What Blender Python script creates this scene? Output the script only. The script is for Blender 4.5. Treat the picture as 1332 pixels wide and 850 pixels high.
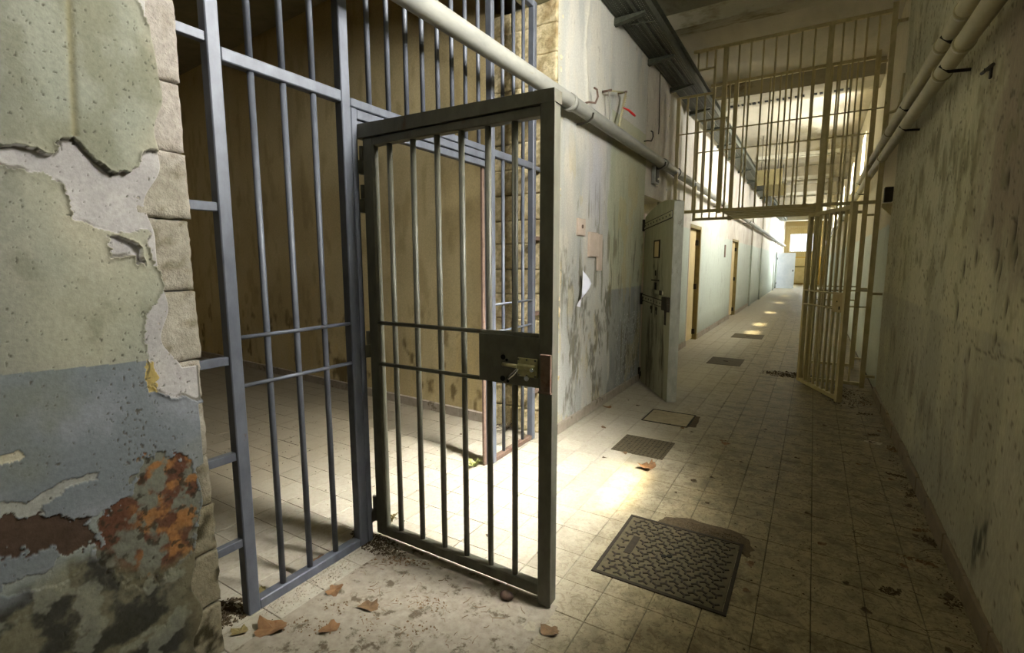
import bpy, bmesh, math, random
import numpy as np
from mathutils import Vector, Matrix

# ------------------------------------------------------------------ clear
for o in list(bpy.data.objects):
    bpy.data.objects.remove(o)
S = bpy.context.scene
C = S.collection
PI = math.pi

# ------------------------------------------------------------------ camera
cam_d = bpy.data.cameras.new('camera')
cam = bpy.data.objects.new('camera', cam_d)
C.objects.link(cam)
RIGHT = Vector((0.8536738586, 0.5208071396, -0.0009308294))
DOWN = Vector((0.0653581533, -0.1089037257, -0.9919013511))
FWD = Vector((-0.5166906762, 0.8466994165, -0.1270072566))
m = Matrix((RIGHT, -DOWN, -FWD)).transposed().to_4x4()
m.translation = Vector((-0.0839468, -2.1684761, 1.4709112))
cam.matrix_world = m
cam_d.sensor_fit = 'HORIZONTAL'
cam_d.sensor_width = 36.0
cam_d.lens = 639.118 / 1332 * 36.0
cam_d.clip_start = 0.02
cam_d.clip_end = 200
S.camera = cam

# ------------------------------------------------------------------ world, sun, window daylight, exposure
w = bpy.data.worlds.new('sky')
S.world = w
w.use_nodes = True
w.node_tree.nodes['Background'].inputs['Color'].default_value = (0.82, 0.91, 1.0, 1)
w.node_tree.nodes['Background'].inputs['Strength'].default_value = 2.5

sun_d = bpy.data.lights.new('sun', 'SUN')
sun_d.energy = 30
sun_d.angle = math.radians(4)
sun_d.color = (1.0, 0.84, 0.50)
sun = bpy.data.objects.new('sun', sun_d)
C.objects.link(sun)
sun.location = (6, -1, 9)
sun.rotation_euler = Vector((1.68, -0.78, 3.2)).to_track_quat('Z', 'Y').to_euler()

# windows high in the right wall, some added for their light: centre y, width, sill, head, daylight power
WINDOWS = [(-5.6, 0.8, 2.9, 4.0, 120, (1.0, 0.98, 0.93)), (-2.9, 0.8, 2.9, 4.0, 20, (1.0, 0.98, 0.93)),  # both behind the camera, added as fill light
           (0.02, 0.8, 2.9, 4.0, 620, (1.0, 0.98, 0.95)),
           (8.5, 0.8, 2.9, 4.0, 340, (1.0, 0.98, 0.93)), (10.2, 0.8, 2.9, 4.0, 280, (1.0, 0.98, 0.93)), (13.6, 0.8, 2.9, 4.0, 260, (1, 0.97, 0.92)),  # first in this row added to brighten the ceiling past the gate
           (18.0, 0.8, 2.9, 4.0, 260, (1, 0.98, 0.94)), (22.5, 0.8, 2.9, 4.0, 260, (0.98, 0.98, 0.96)),
           (27.5, 0.8, 2.9, 4.0, 1500, (0.92, 0.97, 1.0)), (33.0, 0.8, 2.9, 4.0, 1300, (0.92, 0.97, 1.0))]
XR, XRO = 0.58, 0.95           # right wall faces
for (yc, ww, z0, z1, pw, colr) in WINDOWS:
    l = bpy.data.lights.new('window_daylight', 'AREA')
    l.shape = 'RECTANGLE'
    l.size = ww + 0.25
    l.size_y = (z1 - z0) + 0.25
    l.energy = pw
    l.color = colr
    lo = bpy.data.objects.new('window_daylight', l)
    C.objects.link(lo)
    lo.location = (XRO + 0.06, yc, (z0 + z1) / 2 + 0.05)
    lo.rotation_euler = Vector((1, 0, 0.25)).to_track_quat('Z', 'Y').to_euler()
# added lamp inside the near window opening, aimed to make a soft floor pool
SUNV = Vector((1.68, -0.78, 3.2)).normalized()
l = bpy.data.lights.new('added_floor_pool', 'AREA')
l.shape = 'RECTANGLE'; l.size = 0.7; l.size_y = 0.9; l.energy = 66; l.spread = math.radians(44); l.color = (1.0, 0.98, 0.95)
lo = bpy.data.objects.new('added_floor_pool', l); C.objects.link(lo)
lo.location = (0.70, 0.02, 3.5)
lo.rotation_euler = Vector((2.30, -0.45, 3.3)).to_track_quat('Z', 'Y').to_euler()
l = bpy.data.lights.new('end_window_daylight', 'AREA')
l.shape = 'RECTANGLE'; l.size = 2.0; l.size_y = 1.6; l.energy = 260; l.color = (0.92, 0.97, 1.0)
lo = bpy.data.objects.new('end_window_daylight', l); C.objects.link(lo)
lo.location = (-0.7, 38.6, 3.0)
lo.rotation_euler = Vector((0, 1, 0)).to_track_quat('Z', 'Y').to_euler()

S.view_settings.view_transform = 'Standard'
S.view_settings.look = 'None'
S.view_settings.exposure = 0.0
S.view_settings.gamma = 1.0
S.view_settings.use_curve_mapping = False
S.cycles.diffuse_bounces = 10
S.cycles.max_bounces = 14
S.cycles.use_denoising = True
S.cycles.sample_clamp_indirect = 6

# ------------------------------------------------------------------ helpers
rnd = random.Random(7)


def lin(h):
    if isinstance(h, str):
        h = [int(h[i:i + 2], 16) for i in (0, 2, 4)]
    return np.array([((c / 255) / 12.92 if c / 255 <= 0.04045 else ((c / 255 + 0.055) / 1.055) ** 2.4) for c in h])


def hsh(ix, iy, s):
    n = (ix.astype(np.int64) * 374761393 + iy.astype(np.int64) * 668265263 + s * 974711) & 0x7fffffff
    n = ((n ^ (n >> 13)) * 1274126177) & 0x7fffffff
    n = (n ^ (n >> 16)) & 0xffff
    return n / 65535.0


def vn(x, y, s=0):
    x = np.asarray(x, float); y = np.asarray(y, float)
    ix = np.floor(x); iy = np.floor(y)
    fx = x - ix; fy = y - iy
    fx = fx * fx * (3 - 2 * fx); fy = fy * fy * (3 - 2 * fy)
    a = hsh(ix, iy, s); b = hsh(ix + 1, iy, s); c = hsh(ix, iy + 1, s); d = hsh(ix + 1, iy + 1, s)
    return (a * (1 - fx) + b * fx) * (1 - fy) + (c * (1 - fx) + d * fx) * fy


def fbm(x, y, s=0, o=4):
    t = 0; a = 0.5; n = 0
    for i in range(o):
        t = t + a * vn(x, y, s + i * 17); n += a
        x = x * 2.03; y = y * 2.03; a *= 0.5
    return t / n


def sst(e0, e1, x):
    t = np.clip((x - e0) / (e1 - e0), 0, 1)
    return t * t * (3 - 2 * t)


def mixc(c, d, f):
    return c * (1 - f[..., None]) + np.asarray(d) * f[..., None]


def inpoly(u, v, poly):
    ins = np.zeros(u.shape, bool)
    n = len(poly)
    for i in range(n):
        (x1, y1), (x2, y2) = poly[i], poly[(i + 1) % n]
        if y1 == y2:
            continue
        ins ^= ((y1 > v) != (y2 > v)) & (u < (x2 - x1) * (v - y1) / (y2 - y1) + x1)
    return ins


def blob(u, v, cu, cv, ru, rv):
    return np.exp(-(((u - cu) / ru) ** 2 + ((v - cv) / rv) ** 2))


# ---- materials
def new_mat(name):
    mt = bpy.data.materials.new(name); mt.use_nodes = True
    nt = mt.node_tree
    return mt, nt, nt.nodes['Principled BSDF'], nt.nodes.new, nt.links.new


def ramp(nt, fac, stops):
    r = nt.nodes.new('ShaderNodeValToRGB')
    nt.links.new(fac, r.inputs['Fac'])
    e = r.color_ramp.elements
    while len(e) < len(stops):
        e.new(0.5)
    for i, (p, c) in enumerate(stops):
        e[i].position = p
        e[i].color = (*c, 1) if len(c) == 3 else c
    return r.outputs['Color']


def noise(nt, scale, detail=4, rough=0.6, vec=None, dist=0.0):
    n = nt.nodes.new('ShaderNodeTexNoise')
    n.inputs['Scale'].default_value = scale
    n.inputs['Detail'].default_value = detail
    n.inputs['Roughness'].default_value = rough
    n.inputs['Distortion'].default_value = dist
    if vec is not None:
        nt.links.new(vec, n.inputs['Vector'])
    return n.outputs['Fac']


def pos(nt, scale=(1, 1, 1)):
    g = nt.nodes.new('ShaderNodeNewGeometry')
    if scale == (1, 1, 1):
        return g.outputs['Position']
    mp = nt.nodes.new('ShaderNodeMapping')
    mp.inputs['Scale'].default_value = scale
    nt.links.new(g.outputs['Position'], mp.inputs['Vector'])
    return mp.outputs['Vector']


def mix(nt, a, b, fac, mode='MIX'):
    x = nt.nodes.new('ShaderNodeMix'); x.data_type = 'RGBA'; x.blend_type = mode
    if isinstance(fac, (int, float)):
        x.inputs['Factor'].default_value = fac
    else:
        nt.links.new(fac, x.inputs['Factor'])
    for k, v in (('A', a), ('B', b)):
        s = [i for i in x.inputs if i.name == k and i.type == 'RGBA'][0]
        if isinstance(v, (tuple, list, np.ndarray)):
            s.default_value = (*v[:3], 1)
        else:
            nt.links.new(v, s)
    return [o for o in x.outputs if o.type == 'RGBA'][0]


def bump(nt, bsdf, h, strength=0.3, distance=0.01):
    b = nt.nodes.new('ShaderNodeBump')
    b.inputs['Strength'].default_value = strength
    b.inputs['Distance'].default_value = distance
    nt.links.new(h, b.inputs['Height'])
    nt.links.new(b.outputs['Normal'], bsdf.inputs['Normal'])


def painted_attr(name, fine=60, bstr=0.35, lo=0.8, hi=1.12, bd=0.006, streak=(1, 1, 1)):
    mt, nt, b, N, L = new_mat(name)
    a = N('ShaderNodeAttribute'); a.attribute_name = 'Col'
    p = pos(nt, streak)
    f = noise(nt, fine, 5, 0.65, p)
    col = mix(nt, a.outputs['Color'], ramp(nt, f, [(0.25, (lo,) * 3), (0.75, (hi,) * 3)]), 1.0, 'MULTIPLY')
    L(col, b.inputs['Base Color'])
    b.inputs['Roughness'].default_value = 0.88
    b.inputs['Specular IOR Level'].default_value = 0.25
    bump(nt, b, f, bstr, bd)
    return mt


def simple(name, c1, c2, scale=20, rough=0.7, metal=0.0, bstr=0.2, c3=None, t3=0.62, streak=(1, 1, 1), spec=0.3, bd=0.004):
    mt, nt, b, N, L = new_mat(name)
    p = pos(nt, streak)
    f = noise(nt, scale, 5, 0.65, p)
    col = ramp(nt, f, [(0.3, tuple(lin(c1))), (0.7, tuple(lin(c2)))])
    if c3:
        g = noise(nt, scale * 0.45, 6, 0.7, p)
        col = mix(nt, col, tuple(lin(c3)), ramp(nt, g, [(t3, (0, 0, 0)), (t3 + 0.08, (1, 1, 1))]))
    L(col, b.inputs['Base Color'])
    b.inputs['Roughness'].default_value = rough
    b.inputs['Metallic'].default_value = metal
    b.inputs['Specular IOR Level'].default_value = spec
    bump(nt, b, f, bstr, bd)
    return mt


def zone_wall(name, lower, upper, zline, dirt, scale=1.0, upper2=None):
    """plaster wall painted in two colours: a dado and the wall above, dirty and flaking"""
    mt, nt, b, N, L = new_mat(name)
    p = pos(nt)
    sx = N('ShaderNodeSeparateXYZ'); L(p, sx.inputs[0])
    n1 = noise(nt, 1.3, 6, 0.65, p); n2 = noise(nt, 9, 6, 0.7, pos(nt, (1, 1, 0.35))); n3 = noise(nt, 55, 4, 0.6, p)
    mth = N('ShaderNodeMath'); mth.operation = 'MULTIPLY_ADD'
    L(n2, mth.inputs[0]); mth.inputs[1].default_value = 0.16; L(sx.outputs['Z'], mth.inputs[2])
    zl = N('ShaderNodeMapRange'); L(mth.outputs[0], zl.inputs['Value'])
    zl.inputs['From Min'].default_value = zline + 0.07; zl.inputs['From Max'].default_value = zline + 0.09
    up = tuple(lin(upper))
    if upper2:
        up = ramp(nt, n1, [(0.42, tuple(lin(upper))), (0.58, tuple(lin(upper2)))])
    base = mix(nt, tuple(lin(lower)), up, zl.outputs['Result'])
    d = ramp(nt, n2, [(0.52, (0, 0, 0)), (0.78, (1, 1, 1))])
    d2 = mix(nt, d, ramp(nt, n1, [(0.4, (0, 0, 0)), (0.7, (1, 1, 1))]), 1.0, 'MULTIPLY')
    col = mix(nt, base, tuple(lin(dirt)), d2)
    # splash dirt low down on the wall
    zr = N('ShaderNodeMapRange'); L(mth.outputs[0], zr.inputs['Value'])
    zr.inputs['From Min'].default_value = 0.1; zr.inputs['From Max'].default_value = 0.55
    zr.inputs['To Min'].default_value = 0.55; zr.inputs['To Max'].default_value = 0
    col = mix(nt, col, tuple(lin(dirt)), zr.outputs['Result'])
    col = mix(nt, col, ramp(nt, n3, [(0.3, (0.86,) * 3), (0.7, (1.08,) * 3)]), 1.0, 'MULTIPLY')
    L(col, b.inputs['Base Color'])
    b.inputs['Roughness'].default_value = 0.85
    b.inputs['Specular IOR Level'].default_value = 0.25
    bump(nt, b, n2, 0.35, 0.012)
    return mt


M_wall = painted_attr('peeling_plaster', 70, 0.35)
M_wallR = painted_attr('mouldy_plaster', 55, 0.4, 0.78, 1.14, 0.006, (1, 1, 0.45))
M_stone = painted_attr('rough_stone', 45, 0.8, 0.7, 1.2, 0.012)
M_far = zone_wall('corridor_plaster', 'BCC4B8', 'CFCBBE', 2.07, '6E6A5A', 1, 'C2BAAC')
M_farR = zone_wall('far_right_plaster', 'C4CBBE', 'CFC6A8', 1.9, '777052')
M_end = zone_wall('end_wall_plaster', 'C8A456', 'BBA97C', 2.0, '7A6236')
M_plain = zone_wall('plain_plaster', '85836E', 'A09E80', 1.17, '5A5440')
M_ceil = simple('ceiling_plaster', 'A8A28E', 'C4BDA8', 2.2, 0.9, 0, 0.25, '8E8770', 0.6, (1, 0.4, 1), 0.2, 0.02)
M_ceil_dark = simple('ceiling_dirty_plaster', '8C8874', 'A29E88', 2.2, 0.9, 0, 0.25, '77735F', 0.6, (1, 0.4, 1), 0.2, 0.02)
M_beam = simple('beam_plaster', 'A39D88', 'BFB8A2', 3, 0.9, 0, 0.25, '7A7150', 0.58, (0.4, 1, 1), 0.2, 0.02)
M_cellceil = simple('cell_ceiling', '77715A', '8B846A', 6, 0.9, 0, 0.2, '5D5640', 0.62)
M_grille = simple('blue_grey_steel_paint', '50545B', '686C74', 14, 0.5, 0.15, 0.12, '5E4A38', 0.66, (1, 1, 0.5), 0.5)
M_gate = simple('olive_grey_steel_paint', '525145', '686657', 18, 0.5, 0.2, 0.15, '5A4632', 0.64, (1, 1, 0.5), 0.5)
M_rust = simple('rusty_brown_steel', '5E4C40', '776354', 30, 0.75, 0.1, 0.3, '5B3B2A', 0.6)
M_ochre = simple('ochre_steel_paint', 'B0A478', 'C8BC92', 16, 0.55, 0.1, 0.12, '64502C', 0.66, (1, 1, 0.5), 0.4)
M_ochre_pale = simple('pale_ochre_plate', 'A5946A', 'BBA981', 20, 0.6, 0.1, 0.15, '7D6640', 0.66)
M_brass = simple('worn_brass', 'A9A272', 'C8C08E', 40, 0.32, 0.75, 0.08, '7E774C', 0.62, (1, 1, 1), 0.5)
M_chrome = simple('bright_steel', 'C8C8C4', 'E8E8E4', 40, 0.18, 0.9, 0.03)
M_black = simple('dark_hole', '0C0B08', '16140F', 10, 0.9)
M_dark = simple('dark_galvanised_steel', '43463C', '5A5D50', 25, 0.55, 0.35, 0.2, '3A3526', 0.6)
M_pipe = simple('grey_pipe_paint', '7E7E76', '96958A', 12, 0.5, 0.0, 0.12, '7D7562', 0.64, (1, 0.4, 1), 0.4)
M_pipe_cream = simple('cream_pipe_paint', '9C9472', 'B2AA86', 12, 0.5, 0.0, 0.12, '6E6543', 0.66, (1, 0.4, 1), 0.4)
M_iron = simple('black_iron', '2A2720', '3E392E', 30, 0.7, 0.4, 0.3, '55402C', 0.6)
M_wood = simple('grey_green_door_paint', '98987E', 'B2B094', 9, 0.75, 0, 0.3, '605D4A', 0.56, (1, 1, 0.18))
M_wood_edge = simple('chipped_pale_door_edge', '9C9E92', 'BDBFB4', 14, 0.8, 0, 0.4, '5E5748', 0.6, (1, 1, 0.4))
M_yellow = simple('cream_yellow_door_paint', 'C6B280', 'D6C394', 4, 0.6, 0, 0.1, 'A08650', 0.66)
M_olive = simple('olive_frame_paint', '7A6E44', '8E8154', 6, 0.6, 0, 0.1)
M_white_door = simple('pale_blue_white_paint', 'D8DFE2', 'ECEFF0', 3, 0.5, 0, 0.08)
M_tilejamb = simple('pinkish_jamb_tile', 'B5A596', 'CBBBAC', 8, 0.5, 0, 0.1, '948373', 0.66)
M_plate = simple('pinkish_filler_plate', 'B8A794', 'CBBAA8', 10, 0.8, 0, 0.2)
M_paper = simple('white_paper', 'E4E4EE', 'F2F2F8', 8, 0.8, 0, 0.02)
M_red = simple('red_plastic', 'A81E1E', 'C62E2A', 20, 0.4, 0, 0.02)
M_grout = simple('dark_grout_dirt', '3E3626', '544A36', 25, 0.95, 0, 0.4)
M_cast = simple('cast_iron_cover', '443D2B', '574E38', 26, 0.8, 0.1, 0.35, '3B3422', 0.58)
M_cast_rib = simple('worn_cast_iron_rib', '231F15', '30291C', 30, 0.8, 0.1, 0.25)
M_conc = simple('concrete_cover', '8A8066', 'A0957A', 14, 0.9, 0, 0.3, '6B6148', 0.6)
M_skirt = simple('dirty_skirting_tile', '8C8270', 'A3998A', 12, 0.7, 0, 0.25, '665B45', 0.58)
M_skirtR = simple('brown_skirting', '6E6149', '80725A', 12, 0.75, 0, 0.25, '4E422D', 0.58)
M_leaf = simple('dry_leaf', '5E4A32', '7C6446', 30, 0.8, 0, 0.2, '46351F', 0.6)
M_leaf2 = simple('orange_brown_leaf', '6E5236', '866644', 30, 0.8, 0, 0.2, '6A431F', 0.62)
M_leafg = simple('weed_green', '7C8046', '989A5E', 30, 0.7, 0, 0.15, '566026', 0.62)
M_leaf_dead = simple('withered_weed', '71653F', '968859', 30, 0.8, 0, 0.15)
M_dirt = simple('dark_soil', '3E3424', '574A34', 60, 0.95, 0, 0.6)
M_grit = simple('plaster_grit', '8E8470', 'C0B7A4', 60, 0.95, 0, 0.4)
M_stonebrown = simple('brown_stone', '4A3A30', '5C4A3E', 40, 0.8, 0, 0.3)
M_sign = simple('ochre_sign_board', '5F5738', '716845', 6, 0.6, 0, 0.05)
M_lamp = simple('white_lamp_housing', 'C6C4B4', 'DCDACA', 6, 0.5, 0, 0.05)
M_glass_grey = simple('grey_box_paint', '7E7F78', '95968E', 20, 0.6, 0, 0.1)


def tile_mat():
    mt, nt, b, N, L = new_mat('cement_floor_tile')
    p = pos(nt)
    oi = N('ShaderNodeObjectInfo')
    n0 = noise(nt, 0.9, 5, 0.6, p)
    n1 = noise(nt, 7, 6, 0.72, p)
    n2 = noise(nt, 30, 6, 0.7, p, 1.5)
    n3 = noise(nt, 130, 3, 0.6, p)
    base = ramp(nt, n2, [(0.3, tuple(lin('9E9888'))), (0.7, tuple(lin('BFB9AA')))])
    tint = ramp(nt, oi.outputs['Random'], [(0, (0.88, 0.87, 0.84)), (1, (1.06, 1.05, 1.03))])
    base = mix(nt, base, tint, 1.0, 'MULTIPLY')
    d1 = ramp(nt, n1, [(0.44, (0, 0, 0)), (0.62, (1, 1, 1))])
    d0 = ramp(nt, n0, [(0.36, (0.4,) * 3), (0.62, (1,) * 3)])
    # right side browner: floor dirt plus the falloff of light put into the colour
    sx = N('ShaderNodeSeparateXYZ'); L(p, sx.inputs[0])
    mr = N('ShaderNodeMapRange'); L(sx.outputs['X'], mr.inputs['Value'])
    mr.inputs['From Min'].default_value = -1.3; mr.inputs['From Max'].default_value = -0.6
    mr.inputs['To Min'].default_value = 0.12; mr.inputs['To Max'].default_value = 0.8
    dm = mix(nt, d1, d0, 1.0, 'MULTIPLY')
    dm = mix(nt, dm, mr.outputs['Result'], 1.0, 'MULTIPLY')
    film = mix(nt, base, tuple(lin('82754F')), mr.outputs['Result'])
    # cell tiles tinted brown: the dimmer light there put into the colour
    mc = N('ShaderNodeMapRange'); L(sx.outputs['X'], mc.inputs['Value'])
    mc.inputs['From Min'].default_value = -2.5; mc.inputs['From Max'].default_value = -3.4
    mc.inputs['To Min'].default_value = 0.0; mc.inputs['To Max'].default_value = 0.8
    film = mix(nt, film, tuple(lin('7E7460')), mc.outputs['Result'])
    col = mix(nt, film, tuple(lin('4A3F28')), dm)
    d3 = ramp(nt, n2, [(0.52, (0, 0, 0)), (0.66, (1, 1, 1))])
    n4 = noise(nt, 17, 8, 0.8, p, 2.0)
    d4 = ramp(nt, n4, [(0.50, (0, 0, 0)), (0.60, (0.9, 0.9, 0.9))])
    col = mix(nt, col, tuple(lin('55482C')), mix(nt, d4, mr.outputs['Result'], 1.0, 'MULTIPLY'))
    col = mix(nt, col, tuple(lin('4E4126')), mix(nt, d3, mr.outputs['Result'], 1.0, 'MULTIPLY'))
    L(col, b.inputs['Base Color'])
    b.inputs['Roughness'].default_value = 0.6
    b.inputs['Specular IOR Level'].default_value = 0.3
    bump(nt, b, n3, 0.12, 0.003)
    return mt


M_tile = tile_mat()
M_dust = simple('pale_floor_dust', '837B6A', '9E9584', 26, 0.95, 0, 0.5, '5C5240', 0.54)


# ---- mesh builder
class MB:
    def __init__(s):
        s.v = []; s.f = []; s.sm = []

    def add(s, vs, fs, smooth=False):
        o = len(s.v)
        s.v += [tuple(x) for x in vs]
        s.f += [tuple(i + o for i in f) for f in fs]
        s.sm += [smooth] * len(fs)
        return s

    def box(s, x0, x1, y0, y1, z0, z1, c=0.0):
        if c <= 0:
            v = [(x, y, z) for x in (x0, x1) for y in (y0, y1) for z in (z0, z1)]
            return s.add(v, [(0, 1, 3, 2), (4, 6, 7, 5), (0, 4, 5, 1), (2, 3, 7, 6), (0, 2, 6, 4), (1, 5, 7, 3)])
        bm = bmesh.new()
        bmesh.ops.create_cube(bm, size=1)
        for q in bm.verts:
            q.co = Vector(((x0 + x1) / 2 + q.co.x * (x1 - x0), (y0 + y1) / 2 + q.co.y * (y1 - y0), (z0 + z1) / 2 + q.co.z * (z1 - z0)))
        bmesh.ops.bevel(bm, geom=bm.edges[:], offset=c, segments=1, affect='EDGES')
        s.from_bm(bm)
        return s

    def from_bm(s, bm, smooth=False):
        bm.verts.index_update()
        s.add([q.co for q in bm.verts], [[q.index for q in f.verts] for f in bm.faces], smooth)
        bm.free()
        return s

    def cyl(s, p0, p1, r, n=10, r2=None, caps=True, smooth=True):
        p0 = Vector(p0); p1 = Vector(p1)
        d = (p1 - p0).normalized()
        a = d.orthogonal().normalized(); b = d.cross(a)
        r2 = r if r2 is None else r2
        vs = []
        for (p, rr) in ((p0, r), (p1, r2)):
            for i in range(n):
                t = 2 * PI * i / n
                vs.append(p + (a * math.cos(t) + b * math.sin(t)) * rr)
        s.add(vs, [(i, (i + 1) % n, n + (i + 1) % n, n + i) for i in range(n)], smooth)
        if caps:
            o = len(s.v) - 2 * n
            s.f += [tuple(o + i for i in range(n))[::-1], tuple(o + n + i for i in range(n))]
            s.sm += [False, False]
        return s

    def tube(s, pts, r, n=8):
        pts = [Vector(p) for p in pts]
        rings = []
        d0 = (pts[1] - pts[0]).normalized()
        a = d0.orthogonal().normalized()
        for i, p in enumerate(pts):
            d = (pts[min(i + 1, len(pts) - 1)] - pts[max(i - 1, 0)]).normalized()
            a = (a - d * a.dot(d)).normalized()
            b = d.cross(a)
            rr = r[i] if isinstance(r, (list, tuple)) else r
            rings.append([p + (a * math.cos(2 * PI * k / n) + b * math.sin(2 * PI * k / n)) * rr for k in range(n)])
        vs = [q for rg in rings for q in rg]
        fs = []
        for i in range(len(pts) - 1):
            for k in range(n):
                fs.append((i * n + k, i * n + (k + 1) % n, (i + 1) * n + (k + 1) % n, (i + 1) * n + k))
        s.add(vs, fs, True)
        o = len(s.v) - len(vs)
        s.f += [tuple(o + i for i in range(n))[::-1], tuple(o + len(vs) - n + i for i in range(n))]
        s.sm += [False, False]
        return s

    def prism(s, poly, axis_fn, t0, t1):
        """poly: list of 2D points, axis_fn(a,b,t)->xyz"""
        n = len(poly)
        vs = [axis_fn(a, b, t0) for a, b in poly] + [axis_fn(a, b, t1) for a, b in poly]
        return s.add(vs, [tuple(range(n))[::-1], tuple(range(n, 2 * n))] + [(i, (i + 1) % n, n + (i + 1) % n, n + i) for i in range(n)])

    def build(s, name, mat, parent=None, kind=None):
        off = Vector(WL.get(parent.name, (0, 0, 0))) if parent else Vector((0, 0, 0))
        me = bpy.data.meshes.new(name)
        me.from_pydata([(x - off.x, y - off.y, z - off.z) for x, y, z in s.v], [], s.f)
        me.polygons.foreach_set('use_smooth', s.sm)
        bm = bmesh.new(); bm.from_mesh(me)
        bmesh.ops.recalc_face_normals(bm, faces=bm.faces[:])
        bm.to_mesh(me); bm.free()
        me.materials.append(mat)
        o = bpy.data.objects.new(name, me)
        C.objects.link(o)
        if parent:
            o.parent = parent
            WL[o.name] = tuple(off)
        if kind:
            o['kind'] = kind
        return o


WL = {}


def thing(name, label, cat, loc, group=None):
    o = bpy.data.objects.new(name, None)
    C.objects.link(o)
    o.empty_display_size = 0.05
    o.location = loc
    WL[o.name] = tuple(loc)
    tag(o, label, cat, group)
    return o


def tag(o, label, cat, group=None):
    o['label'] = label; o['category'] = cat
    if group:
        o['group'] = group
    return o


def struct(o):
    o['kind'] = 'structure'
    return o


def B(name, x0, x1, y0, y1, z0, z1, mat, parent=None, c=0.0):
    return MB().box(min(x0, x1), max(x0, x1), min(y0, y1), max(y0, y1), min(z0, z1), max(z0, z1), c).build(name, mat, parent)


def surf(name, X, Y, Z, col, mat, parent=None, boxes=(), boxcol=(0.2, 0.2, 0.16)):
    """grid surface with a colour per point, joined with plain boxes (the body of the wall behind it)"""
    n, m_ = X.shape
    me = bpy.data.meshes.new(name)
    off = WL.get(parent.name, (0, 0, 0)) if parent else (0, 0, 0)
    vs = np.stack([X - off[0], Y - off[1], Z - off[2]], -1).reshape(-1, 3)
    idx = np.arange(n * m_).reshape(n, m_)
    q = np.stack([idx[:-1, :-1], idx[1:, :-1], idx[1:, 1:], idx[:-1, 1:]], -1).reshape(-1, 4)
    cs = np.concatenate([col.reshape(-1, 3), np.ones((n * m_, 1))], 1)
    fl = len(q)
    for (x0, x1, y0, y1, z0, z1) in boxes:
        o = len(vs)
        bv = np.array([(x, y, z) for x in (x0, x1) for y in (y0, y1) for z in (z0, z1)], float) - np.array(off)
        vs = np.concatenate([vs, bv])
        q = np.concatenate([q, np.array([(0, 1, 3, 2), (4, 6, 7, 5), (0, 4, 5, 1), (2, 3, 7, 6), (0, 2, 6, 4), (1, 5, 7, 3)]) + o])
        cs = np.concatenate([cs, np.tile(np.array([[*boxcol, 1.0]]), (8, 1))])
    me.vertices.add(len(vs)); me.vertices.foreach_set('co', vs.ravel())
    me.loops.add(len(q) * 4); me.loops.foreach_set('vertex_index', q.ravel().astype(np.int32))
    me.polygons.add(len(q))
    me.polygons.foreach_set('loop_start', np.arange(0, len(q) * 4, 4, dtype=np.int32))
    me.polygons.foreach_set('use_smooth', np.arange(len(q)) < fl)
    me.update(calc_edges=True)
    a = me.color_attributes.new('Col', 'FLOAT_COLOR', 'POINT')
    a.data.foreach_set('color', cs.ravel().astype(np.float32))
    me.materials.append(mat)
    o = bpy.data.objects.new(name, me)
    C.objects.link(o)
    if parent:
        o.parent = parent; WL[o.name] = tuple(off)
    return o


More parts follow.
